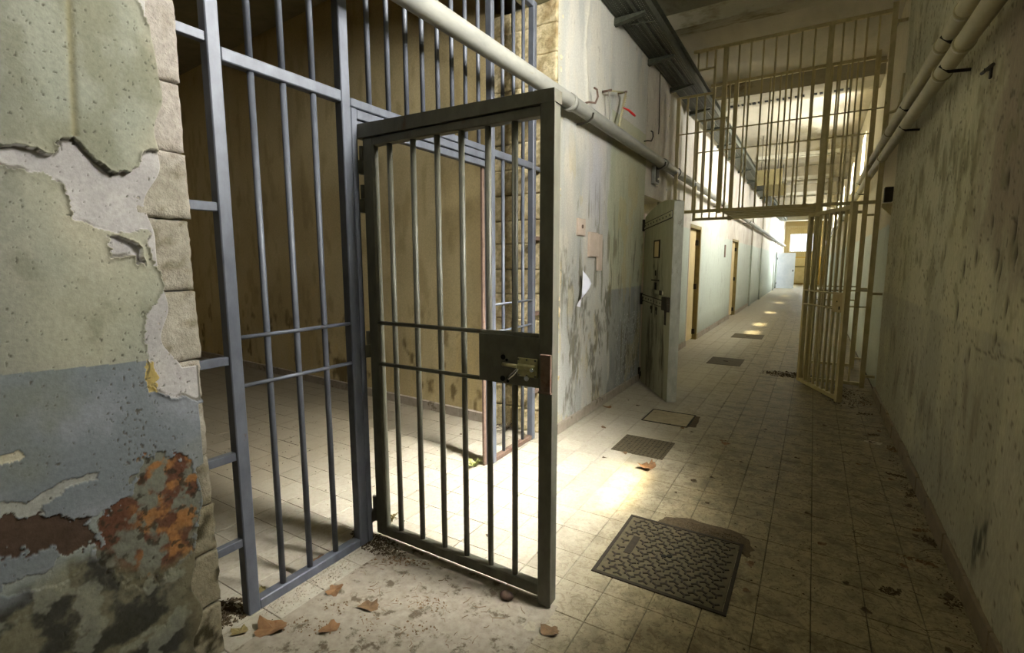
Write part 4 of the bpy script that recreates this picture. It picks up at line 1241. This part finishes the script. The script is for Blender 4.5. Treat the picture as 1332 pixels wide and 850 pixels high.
MB().cyl((-1.80, 2.93, tz - .01), (-1.585, 2.98, tz - .01), 0.008, 6).build('stay_rod', M_dark, TR)

for k, (y, r, z0, z1) in enumerate(((4.70, .016, 2.1, 3.86), (5.02, .016, 2.16, 3.84))):
    t = thing('conduit', ['grey conduit pipe running down the left wall above the wooden door', 'second grey conduit down the left wall beside the barred partition'][k], 'conduit', (-1.93, y, z0), 'conduits on the left wall')
    xx = -1.945
    MB().cyl((xx, y, z0), (xx, y, z1), r, 8).build('pipe_run', M_pipe, t)
    for z in (2.5, 3.5):
        B('saddle_clip', xx - .03, xx + .02, y - .03, y + .03, z - .012, z + .012, M_pipe, t)
HW = MB().tube([(-1.889, 4.36, 3.845), (-1.888, 4.37, 3.6), (-1.885, 4.385, 3.2), (-1.88, 4.36, 3.12), (-1.875, 4.33, 3.10)], 0.006, 6).build('hanging_wire', M_iron)
tag(HW, 'thin dark wire hanging down the left wall from the cable tray', 'wire')

# wall behind over the doorway (x -1.9 plane continues over the wooden door)
struct(MB().box(-2.5, -1.9, 3.9, 4.9, 2.3, ZC).build('wall_left', M_far))

JB = thing('switch_box', 'grey electrical box on the left wall above the wooden door', 'box', (-1.89, 4.25, 2.58))
B('box_body', -1.90, -1.85, 4.16, 4.34, 2.47, 2.69, M_glass_grey, JB, .008)
B('box_lid', -1.85, -1.843, 4.18, 4.32, 2.49, 2.67, M_iron, JB, .003)
MB().cyl((-1.843, 4.25, 2.53), (-1.835, 4.25, 2.53), .012, 8).build('screw', M_chrome, JB)

# spring lever with the red handle
LV = thing('pull_lever', 'wall lever with coiled spring and red handle above the grey pipe', 'lever', (-1.9, 2.65, 3.0))
MB().cyl((-1.89, 2.43, 3.075), (-1.80, 2.43, 3.075), .011, 8).build('pivot', M_rust, LV)
MB().cyl((-1.89, 2.86, 3.18), (-1.80, 2.86, 3.18), .011, 8).build('pivot', M_rust, LV)
MB().cyl((-1.83, 2.43, 3.075), (-1.83, 2.86, 3.18), .009, 8).build('link_rod', M_pipe_cream, LV)
MB().tube([(-1.83, 2.43, 3.07), (-1.82, 2.47, 2.95), (-1.82, 2.45, 2.84), (-1.82, 2.44, 2.79)], .007, 8).build('link_rod', M_pipe, LV)
MB().cyl((-1.81, 2.86, 3.17), (-1.79, 2.62, 2.80), .010, 8).build('lever_arm', M_pipe_cream, LV)
sp = []
for q in range(90):
    f = q / 89
    cx, cy, cz = -1.81 + .02 * f, 2.85 - .22 * f, 3.13 - .34 * f
    an = q * 1.1
    sp.append((cx + .016 * math.cos(an), cy + .015 * math.sin(an), cz + .008 * math.sin(an)))
MB().tube(sp, .004, 5).build('spring', M_pipe_cream, LV)
MB().tube([(-1.80, 2.74, 3.00), (-1.76, 2.80, 2.985), (-1.73, 2.88, 2.955), (-1.72, 2.90, 2.945)], [.007, .010, .012, .008], 8).build('handle', M_red, LV)

for k, (y, z, s_, lb) in enumerate(((2.09, 2.94, 1.0, 'rusty curled pipe hook on the left wall nearest the cell corner'), (3.86, 2.97, 0.9, 'small dark curled hook on the left wall above the wooden door hinge'))):
    o = MB().tube([(-1.91, y - .05 * s_, z - .07 * s_), (-1.86, y - .05 * s_, z - .065 * s_), (-1.83, y + .02 * s_, z - .06 * s_), (-1.82, y + .055 * s_, z), (-1.82, y + .03 * s_, z + .055 * s_), (-1.83, y - .01 * s_, z + .06 * s_)], .009 * s_, 6).build('wall_hook', M_rust if k == 0 else M_iron)
    tag(o, lb, 'hook', 'curled hooks on the left wall')

# filled-in plates on the left wall
o = B('cover_plate', -1.905, -1.878, 2.165, 2.375, 1.535, 1.765, M_plate, None, .004)
tag(o, 'larger pinkish filler plate set in the left wall above the paper', 'plate')
WLp = o
o = B('cover_plate', -1.905, -1.882, 2.39, 2.50, 1.40, 1.755, M_plate, None, .004)
tag(o, 'narrow pinkish plate beside the larger filler plate on the left wall', 'plate')
JP = thing('junction_plate', 'small plate with rusty hole near the cell corner of the left wall', 'plate', (-1.9, 1.97, 1.8))
B('plate', -1.905, -1.878, 1.90, 2.06, 1.72, 1.87, M_plate, JP, .004)
MB().cyl((-1.879, 1.985, 1.80), (-1.872, 1.985, 1.80), .018, 10).build('hole', M_rust, JP)

# sheet of paper peeling off the wall
pv = []; pf = []
for a in range(9):
    f = a / 8
    z = 1.415 - f * 0.33
    wL = 1.985 - 0.05 * f - 0.06 * f * f
    wR = 1.993 + (0.10 * f / 0.35 if f < 0.35 else 0.10 - 0.185 * (f - 0.35) / 0.65)
    for b_ in range(6):
        q = b_ / 5
        pv.append((-1.868 + 0.055 * (q ** 1.5) * math.sin(PI * min(1, f * 1.15)) + 0.03 * f * (1 - q), wL + (wR - wL) * q - 0.05 * q * f, z + 0.02 * q * (f - 0.5)))
for a in range(8):
    for b_ in range(5):
        i = a * 6 + b_
        pf.append((i, i + 1, i + 7, i + 6))
PP = MB().add(pv, pf, True).build('paper_sheet', M_paper)
sm = PP.modifiers.new('thickness', 'SOLIDIFY'); sm.thickness = 0.001
tag(PP, 'torn white sheet of paper curling off the left wall', 'paper')

# bracket and studs on the right wall
RB = thing('wall_bracket', 'short black iron bracket on the right wall under the pipes', 'bracket', (0.58, 1.13, 2.39))
MB().box(0.570, 0.60, 1.115, 1.145, 2.345, 2.41, .003).build('plate', M_iron, RB)
MB().cyl((0.555, 1.20, 2.392), (0.565, 1.06, 2.388), .008, 8).build('arm', M_iron, RB)
MB().cyl((0.60, 1.13, 2.39), (0.55, 1.14, 2.39), .008, 8).build('stud', M_iron, RB)

# hanging boards further along the corridor
for k, (y, x0, x1, z0, z1) in enumerate(((11.0, -1.38, -0.84, 3.28, 3.63), (15.0, -1.54, -0.95, 3.50, 3.85))):
    t = thing('hanging_sign', ['nearer plain ochre board hanging below the corridor ceiling', 'farther plain ochre board hanging below the corridor ceiling'][k], 'sign', ((x0 + x1) / 2, y, z0), 'boards hanging below the ceiling')
    B('board', x0, x1, y - .02, y + .02, z0, z1, M_sign, t, .004)
    for x in (x0 + .1, x1 - .1):
        MB().cyl((x, y, z1), (x, y, ZC), .008, 6).build('hanger', M_iron, t)
# small notice on the left wall
o = B('wall_notice', XF - .005, XF + .012, 10.83, 11.0, 1.62, 1.92, M_rust, None)
tag(o, 'small reddish notice on the pale left wall between the yellow doors', 'notice')
# white door leaf open at the far end
WDR = thing('far_door', 'pale blue-white door standing open across the bright far corridor', 'door', (-1.95, 30.9, 0))
B('leaf', -1.93, -1.03, 30.86, 30.91, 0.02, 2.08, M_white_door, WDR, .005)
B('handle', -1.14, -1.09, 30.80, 30.86, 1.0, 1.1, M_iron, WDR)
for z in (0.3, 1.75):
    B('hinge', -1.965, -1.93, 30.86, 30.91, z - .06, z + .06, M_iron, WDR)

# ================================================================== FLOOR COVERS
# big cast cover with interlocking ribs
MH = thing('manhole_cover', 'large square cast-iron cover with interlocking ribs, nearest in the corridor floor', 'manhole cover', (-0.604, 0.217, 0), 'square covers in the floor')
mx0, mx1, my0, my1 = -0.905, -0.303, -0.092, 0.526
fr = MB()
fr.box(mx0, mx0 + .016, my0, my1, -.004, .006).box(mx1 - .016, mx1, my0, my1, -.004, .006).box(mx0 + .016, mx1 - .016, my0, my0 + .016, -.004, .006).box(mx0 + .016, mx1 - .016, my1 - .016, my1, -.004, .006)
fr.build('frame', M_cast_rib, MH)
B('plate', mx0 + .019, mx1 - .019, my0 + .019, my1 - .019, -.004, .0045, M_cast, MH)
rb = MB()


def seg(x0, y0, x1, y1, w_=0.0042):
    d = Vector((x1 - x0, y1 - y0)); d.normalize(); n_ = Vector((-d.y, d.x)) * w_
    v = [(x0 - n_.x, y0 - n_.y), (x1 - n_.x, y1 - n_.y), (x1 + n_.x, y1 + n_.y), (x0 + n_.x, y0 + n_.y)]
    rb.add([(a, b, .004) for a, b in v] + [(a, b, .0085) for a, b in v], [(4, 5, 6, 7), (0, 1, 5, 4), (1, 2, 6, 5), (2, 3, 7, 6), (3, 0, 4, 7)])


cw, ch = 0.0615, 0.0355
for r in range(16):
    for q in range(9):
        cx = mx0 + .055 + q * cw + (cw / 2 if r % 2 else 0); cy = my0 + .045 + r * ch
        if not (mx0 + .04 < cx < mx1 - .04 and my0 + .035 < cy < my1 - .035):
            continue
        if abs(cx + .80) < .03 and abs(cy - .22) < .10:
            continue
        L_ = 0.024
        for a in (90, 210, 330):
            an = math.radians(a + (0 if (r + q) % 2 else 60))
            ex, ey = cx + L_ * math.cos(an), cy + L_ * math.sin(an)
            ex = min(max(ex, mx0 + .024), mx1 - .024); ey = min(max(ey, my0 + .024), my1 - .024)
            seg(cx, cy, ex, ey)
rb.build('tread_ribs', M_cast_rib, MH, 'stuff')
for (x, y) in ((-0.635, 0.20), (-0.61, 0.215)):
    MB().cyl((x, y, .003), (x, y, .0095), .013, 10).build('lifting_eye', M_black, MH)
B('name_plate', -0.822, -0.785, .13, .31, .0045, .0075, M_cast_rib, MH, .002)

# chequered cover
MH2 = thing('manhole_cover', 'smaller chequered metal cover second from the front, beside the sunlit patch', 'manhole cover', (-1.17, 1.65, 0), 'square covers in the floor')
B('plate', -1.372, -0.965, 1.45, 1.852, -.004, .004, M_cast, MH2, .001)
st = MB()
for i in range(12):
    for j in range(12):
        x, y = -1.35 + i * .033, 1.472 + j * .033
        a = PI / 4 if (i + j) % 2 else -PI / 4
        c_, s_ = math.cos(a) * .012, math.sin(a) * .012
        st.add([(x - c_, y - s_, .004), (x + s_ * .3, y - c_ * .3, .004), (x + c_, y + s_, .004), (x - s_ * .3, y + c_ * .3, .004), (x, y, .0075)], [(0, 1, 4), (1, 2, 4), (2, 3, 4), (3, 0, 4)])
st.build('chequer_studs', M_cast_rib, MH2, 'stuff')
MH3 = thing('manhole_cover', 'plain concrete cover in the floor in front of the wooden door', 'manhole cover', (-1.175, 2.51, 0), 'square covers in the floor')
B('slab', -1.372, -0.98, 2.32, 2.705, -.004, .003, M_conc, MH3, .001)
fr = MB()
fr.box(-1.385, -1.375, 2.31, 2.715, -.004, .005).box(-0.977, -0.965, 2.31, 2.715, -.004, .005).box(-1.375, -.977, 2.305, 2.317, -.004, .005).box(-1.375, -.977, 2.708, 2.72, -.004, .005)
fr.build('frame', M_cast_rib, MH3)
MH4 = thing('manhole_cover', 'dark worn cover in the floor just short of the barred partition', 'manhole cover', (-1.1, 5.75, 0), 'square covers in the floor')
B('slab', -1.36, -0.90, 5.45, 6.05, -.004, .004, M_cast, MH4, .001)
B('lifting_bar', -1.16, -1.10, 5.74, 5.76, .004, .009, M_cast_rib, MH4)
MH5 = thing('manhole_cover', 'farthest dark cover in the floor beyond the barred partitions', 'manhole cover', (-1.1, 8.8, 0), 'square covers in the floor')
B('slab', -1.42, -0.86, 8.45, 9.1, -.004, .004, M_cast, MH5, .001)
B('lifting_bar', -1.16, -1.10, 8.7, 8.72, .004, .009, M_cast_rib, MH5)

# ================================================================== LITTER
def soil(name, label, cx, cy, rx, ry, n, mat, seed, hmax=0.008, size=(.003, .012), rot=0):
    r = random.Random(seed); b = MB()
    for _ in range(n):
        a = r.uniform(0, 2 * PI); q = r.uniform(0, 1) ** 0.7
        dx, dy = q * rx * math.cos(a), q * ry * math.sin(a)
        x = cx + dx * math.cos(rot) - dy * math.sin(rot); y = cy + dx * math.sin(rot) + dy * math.cos(rot)
        s = r.uniform(*size); h = r.uniform(.3, 1) * min(hmax, s)
        t = r.uniform(0, PI)
        v = [(x + s * math.cos(t + k * PI / 2) * (1 if k % 2 else .55), y + s * math.sin(t + k * PI / 2) * (1 if k % 2 else .55), -.001) for k in range(4)]
        b.add(v + [(x + r.uniform(-.3, .3) * s, y + r.uniform(-.3, .3) * s, h)], [(0, 1, 4), (1, 2, 4), (2, 3, 4), (3, 0, 4)])
    o = b.build(name, mat)
    o['kind'] = 'stuff'; o['label'] = label; o['category'] = 'dirt'
    return o


def twigs(name, label, x0, x1, y0, y1, n, seed, mat, ln=(.02, .07)):
    r = random.Random(seed); b = MB()
    for _ in range(n):
        x, y = r.uniform(x0, x1), r.uniform(y0, y1); a = r.uniform(0, PI); L_ = r.uniform(*ln)
        bend = r.uniform(-.5, .5)
        p = [(x + L_ * (q - 1) * math.cos(a + bend * q), y + L_ * (q - 1) * math.sin(a + bend * q), .003 + r.uniform(0, .003)) for q in range(3)]
        b.tube(p, r.uniform(.0006, .0013), 4)
    o = b.build(name, mat)
    o['kind'] = 'stuff'; o['label'] = label; o['category'] = 'twigs'
    return o


soil('soil', 'dark soil washed up along the far edge of the ribbed cover', -0.52, 0.575, 0.20, 0.045, 900, M_dirt, 1, .005, (.004, .014), -0.05)
soil('soil', 'dark soil heaped against the foot of the gate hinge post', -1.95, -0.47, 0.22, 0.07, 700, M_dirt, 2, .01, (.003, .012), -0.1)
soil('soil', 'dark leaf mould between the stone pillar and the grille post', -2.12, -1.17, 0.10, 0.10, 500, M_dirt, 3, .012, (.004, .016))
soil('soil', 'dark crumbs scattered along the foot of the right wall', 0.53, 1.2, 0.04, 1.5, 260, M_dirt, 4, .006, (.002, .009))
for k_, (x_, y_, a_, b_) in enumerate(((.53, .50, .05, .05), (.45, .83, .08, .02), (.30, .47, .04, .03), (.54, 1.08, .03, .06), (.52, 1.20, .05, .02), (.545, 1.72, .03, .10), (.51, 2.02, .07, .02), (.54, 2.62, .03, .08), (.45, 2.95, .05, .02), (.42, 3.62, .10, .05), (.47, 4.1, .08, .15))):
    soil('soil', 'clump of dirt at the foot of the right wall, clump ' + ['beside the nearest skirting tile', 'second from the front', 'drifted furthest from the wall', 'fourth from the front', 'fifth from the front', 'sixth from the front', 'seventh from the front', 'eighth from the front', 'level with the paper scrap', 'just short of the gate', 'by the gate post'][k_], x_, y_, a_, b_, 45 + 13 * (k_ % 4), M_leaf if k_ % 3 == 1 else M_dirt, 40 + k_, .010, (.003, .013), 0.25 * (k_ % 5) - .4)
soil('soil', 'dark soil strewn in the near left floor corner', -1.55, -0.9, 0.45, 0.40, 900, M_dirt, 5, .004, (.002, .007))
soil('plaster_grit', 'pale plaster crumbs along the grille bottom rail', -1.97, -0.8, 0.07, 0.30, 500, M_grit, 6, .008, (.002, .008))
soil('plaster_grit', 'pale plaster crumbs scattered over the near left floor', -1.45, -0.85, 0.5, 0.5, 500, M_grit, 7, .004, (.0015, .005))
soil('soil', 'dark crumbs under the swung corridor gate', 0.3, 4.3, 0.22, 0.5, 400, M_dirt, 8, .008, (.004, .016))
soil('soil', 'dark dirt clod spread on the floor beyond the wooden door', -0.25, 5.2, 0.35, 0.2, 250, M_dirt, 9, .02, (.006, .03))
soil('soil', 'scattered dirt across the walked right half of the corridor', -0.2, 1.4, 0.6, 2.2, 420, M_dirt, 10, .004, (.002, .009))
soil('soil', 'dirt specks over the cell floor behind the grille', -3.6, 0.2, 1.4, 0.9, 260, M_dirt, 12, .004, (.003, .012))
def film(name, label, pts, mat, z=.0016):
    b = MB(); n = len(pts)
    cx = sum(p[0] for p in pts) / n; cy = sum(p[1] for p in pts) / n
    out = []
    for i in range(n):
        for q in range(4):
            f = q / 4
            x = pts[i][0] * (1 - f) + pts[(i + 1) % n][0] * f; y = pts[i][1] * (1 - f) + pts[(i + 1) % n][1] * f
            out.append((x + rnd.uniform(-.008, .008), y + rnd.uniform(-.008, .008), .0004))
    k = len(out)
    mid = [(cx + (x - cx) * .8, cy + (y - cy) * .8, z + rnd.uniform(0, .001)) for x, y, _ in out]
    b.add(out + mid + [(cx, cy, z)], [(i, (i + 1) % k, k + (i + 1) % k, k + i) for i in range(k)] + [(k + i, k + (i + 1) % k, 2 * k) for i in range(k)], True)
    o = b.build(name, mat); o['kind'] = 'stuff'; o['label'] = label; o['category'] = 'dirt'
    return o


film('dirt_film', 'dark damp dirt film along the far edge of the ribbed cover', [(-.76, .53), (-.29, .515), (-.27, .42), (-.255, .50), (-.29, .60), (-.38, .66), (-.60, .66), (-.72, .62)], M_dirt)
film('dirt_film', 'brown dirt film beside the concrete cover', [(-.97, 2.33), (-.90, 2.36), (-.93, 2.70), (-.97, 2.70)], M_dirt)
for k_, (x_, y_, a_, b_, n_) in enumerate(((-1.74, -0.90, .07, .05, 130), (-1.70, -1.02, .10, .05, 160), (-1.80, -1.05, .05, .06, 90), (-1.45, -0.70, .12, .05, 160), (-1.55, -0.90, .07, .07, 110), (-1.35, -0.82, .08, .06, 90), (-1.75, -0.52, .16, .035, 160))):
    soil('leaf_mould', 'crumbled brown leaf bits on the near left floor, clump ' + ['nearest the middle of the grille rail', 'in front of the grille corner', 'closest to the stone pillar', 'under the middle of the open gate', 'in the centre of the dusty patch', 'nearest the free end of the gate', 'along the gate below its hinges'][k_], x_, y_, a_, b_, n_, M_leaf, 60 + k_, .012, (.003, .013), .4)
twigs('twigs', 'thin dry twigs and stems littering the near left floor', -1.85, -1.05, -1.4, -0.5, 130, 11, M_leaf, (.008, .03))
twigs('twigs', 'thin dry stems along the foot of the right wall', 0.2, 0.55, 0.1, 3.4, 110, 12, M_dirt)
# dust sheet: thin raised film of trodden dust in the near corner
dv_ = []; df_ = []
nx, ny = 44, 40
for i in range(nx):
    for j in range(ny):
        x = -1.88 + i * 0.95 / (nx - 1); y = -1.75 + j * 1.35 / (ny - 1)
        e = min(1, 1.15 - math.hypot((x + 1.75) / 0.95, (y + 1.15) / 0.95))
        hgt = 0.0055 * e + 0.006 * (float(fbm(x * 7, y * 7, 1201, 4)) - 0.52)
        dv_.append((x, y, max(-.003, min(.005, hgt))))
for i in range(nx - 1):
    for j in range(ny - 1):
        df_.append((i * ny + j, (i + 1) * ny + j, (i + 1) * ny + j + 1, i * ny + j + 1))
o = MB().add(dv_, df_, True).build('dust', M_dust)
o['kind'] = 'stuff'; o['label'] = 'pale trodden dust covering the tiles in the near left corner'; o['category'] = 'dust'


def leaf_mesh(seed, size, lobes=5, curl=0.3):
    r = random.Random(seed); b = MB()
    n = lobes * 4
    vs = [(0, 0, .004)]
    for k in range(n):
        t = 2 * PI * k / n
        rad = size * (0.86 + 0.14 * math.cos(lobes * t)) * (0.75 + 0.35 * abs(math.cos(t))) * r.uniform(.85, 1.1) * (1 if abs(math.sin(t / 2)) > .2 else .7)
        z = .004 + (curl + .25) * size * (0.5 + 0.5 * math.sin(2 * t + seed)) * r.uniform(.4, 1) * (rad / size) ** 2
        vs.append((rad * math.cos(t), rad * math.sin(t) * .8, z))
    b.add(vs, [(0, 1 + k, 1 + (k + 1) % n) for k in range(n)], False)
    me = bpy.data.meshes.new('dry_leaf')
    me.from_pydata(b.v, [], b.f)
    return me


def leaf(mesh, x, y, rz, mat, label, group=None, sc=1.0, z=0.001, tilt=0.0):
    me = mesh
    if not me.materials:
        me.materials.append(mat)
    o = bpy.data.objects.new('dry_leaf', me); C.objects.link(o)
    o.location = (x, y, z); o.rotation_euler = (tilt, tilt * .4, rz); o.scale = (sc, sc, sc)
    return tag(o, label, 'leaf', group)


leaf(leaf_mesh(1, .058), -1.80, 2.53, 0.4, M_leaf2, 'crumpled orange-brown leaf beside the left wall skirting')
leaf(leaf_mesh(2, .085, 5, .5), -1.02, 1.25, 1.4, M_leaf2, 'large curled leaf glowing at the edge of the sunlit patch')
leaf(leaf_mesh(3, .075), -1.855, -1.12, 0.7, M_leaf2, 'large brown leaf lying at the foot of the grille corner post')
leaf(leaf_mesh(4, .05), -1.84, -0.83, 2.0, M_leaf2, 'folded rusty leaf beside the middle of the grille bottom rail')
leaf(leaf_mesh(5, .055), -1.62, -0.83, 0.2, M_leaf, 'flat brown leaf with a long stalk on the near left floor')
leaf(leaf_mesh(6, .05), -1.66, -1.0, 1.2, M_leaf2, 'brown leaf among twigs in the middle of the near left floor')
leaf(leaf_mesh(7, .05), -2.10, -0.72, 1.2, M_leaf2, 'rust coloured leaf just inside the grille bottom rail')
leaf(leaf_mesh(8, .045), -2.12, -1.02, 2.2, M_leaf_dead, 'dull yellowish leaf just inside the grille corner post')
leaf(leaf_mesh(9, .05), -0.89, -0.55, 0.4, M_leaf, 'dark brown leaf on the floor at the bottom edge in front of the gate')
leaf(leaf_mesh(10, .045), -0.60, 2.05, 0.9, M_leaf2, 'reddish leaf scrap right of the concrete cover')
leaf(leaf_mesh(11, .04), -1.955, -1.2, 0.9, M_leaf_dead, 'yellowish leaf by the foot of the stone pillar')
M_scrapA = leaf_mesh(21, .026, 3); M_scrapA.materials.append(M_dirt)
M_scrapB = leaf_mesh(22, .03, 4); M_scrapB.materials.append(M_leaf)
M_scrapC = leaf_mesh(23, .022, 3); M_scrapC.materials.append(M_dirt)
spots = [(-0.36, 2.6), (-0.64, 2.1), (-0.589, 1.3), (-0.68, 1.18), (-0.26, 0.36), (-0.02, 1.07), (0.137, .43), (-0.25, .13), (0.34, .49), (0.52, .55), (.39, .72), (.48, 1.1), (.5, 1.5), (.47, 1.9), (.5, 2.3), (.42, 2.7),
         (.5, 3.06), (-.1, 2.0), (-.45, 1.7), (-1.25, 1.42), (-1.35, 1.25), (-.9, 2.2), (-1.0, 2.25), (-.8, 3.3), (.1, 3.0), (.3, 2.1), (-.75, .95), (-.55, .9), (.05, .75), (.2, .25), (.45, .15), (-1.6, 1.9), (-1.7, 2.9), (-1.55, 2.75), (-2.9, .3), (-3.3, .6), (-2.6, 1.1), (-1.3, .25), (-1.5, -.1)]
for k, (x, y) in enumerate(spots):
    leaf((M_scrapA, M_scrapB, M_scrapC)[k % 3], x, y, rnd.uniform(0, 6.28), M_leaf, 'small dark leaf scrap lying loose on the tiled floor', 'leaf scraps on the floor', rnd.uniform(.7, 1.3))
# paper scrap by the right wall
o = MB().add([(0.36, 2.70, .003), (0.47, 2.66, .005), (0.49, 2.71, .012), (0.38, 2.76, .004)], [(0, 1, 2, 3)]).build('paper_scrap', M_grit)
sm = o.modifiers.new('thickness', 'SOLIDIFY'); sm.thickness = 0.002
tag(o, 'pale flat scrap lying near the foot of the right wall', 'scrap')
# stone wedge under the gate
bm = bmesh.new()
bmesh.ops.create_icosphere(bm, subdivisions=2, radius=1)
for v in bm.verts:
    n_ = 1 + 0.25 * (float(fbm(v.co.x * 2 + 5, v.co.y * 2 + v.co.z * 3, 1301, 3)) - .5)
    v.co = Vector((-1.148 + v.co.x * .034 * n_, -0.475 + v.co.y * .024 * n_, .018 + v.co.z * .019 * n_))
o = MB().from_bm(bm, True).build('stone', M_stonebrown)
tag(o, 'small brown stone lying under the open gate', 'stone')


# weeds
def weed(name, label, cx, cy, n, hgt, mat, seed, spread):
    r = random.Random(seed)
    t = thing(name, label, 'weed', (cx, cy, 0))
    for k in range(n):
        a = r.uniform(0, 2 * PI); L_ = hgt * r.uniform(.6, 1.1); wd = L_ * .30
        tip = spread * r.uniform(.5, 1.2)
        x0, y0 = cx + r.uniform(-.3, .3) * spread * .6, cy + r.uniform(-.3, .3) * spread * .6
        b = MB(); v = []
        for q in range(5):
            f = q / 4
            wq = wd * math.sin(PI * min(1, f * .9 + .1)) * .5
            px, py = x0 + tip * f * math.cos(a), y0 + tip * f * math.sin(a)
            pz = L_ * math.sin(f * 2.1) * .9 + .001
            v += [(px - wq * math.sin(a), py + wq * math.cos(a), pz), (px + wq * math.sin(a), py - wq * math.cos(a), pz + .004)]
        b.add(v, [(2 * q, 2 * q + 1, 2 * q + 3, 2 * q + 2) for q in range(4)], True)
        b.build('leaf', mat, t)
    return t


weed('weed_tuft', 'small green weed growing at the foot of the rusty jamb', -2.10, 0.615, 16, .055, M_leafg, 1, .075)
weed('weed_tuft', 'withered weed tuft on the tiles behind the gate hinge', -2.06, -0.27, 18, .05, M_leaf_dead, 2, .055)
weed('weed_tuft', 'dark dead weed against the stone pier inside the cell', -2.33, 1.38, 14, .08, M_dirt, 3, .11)
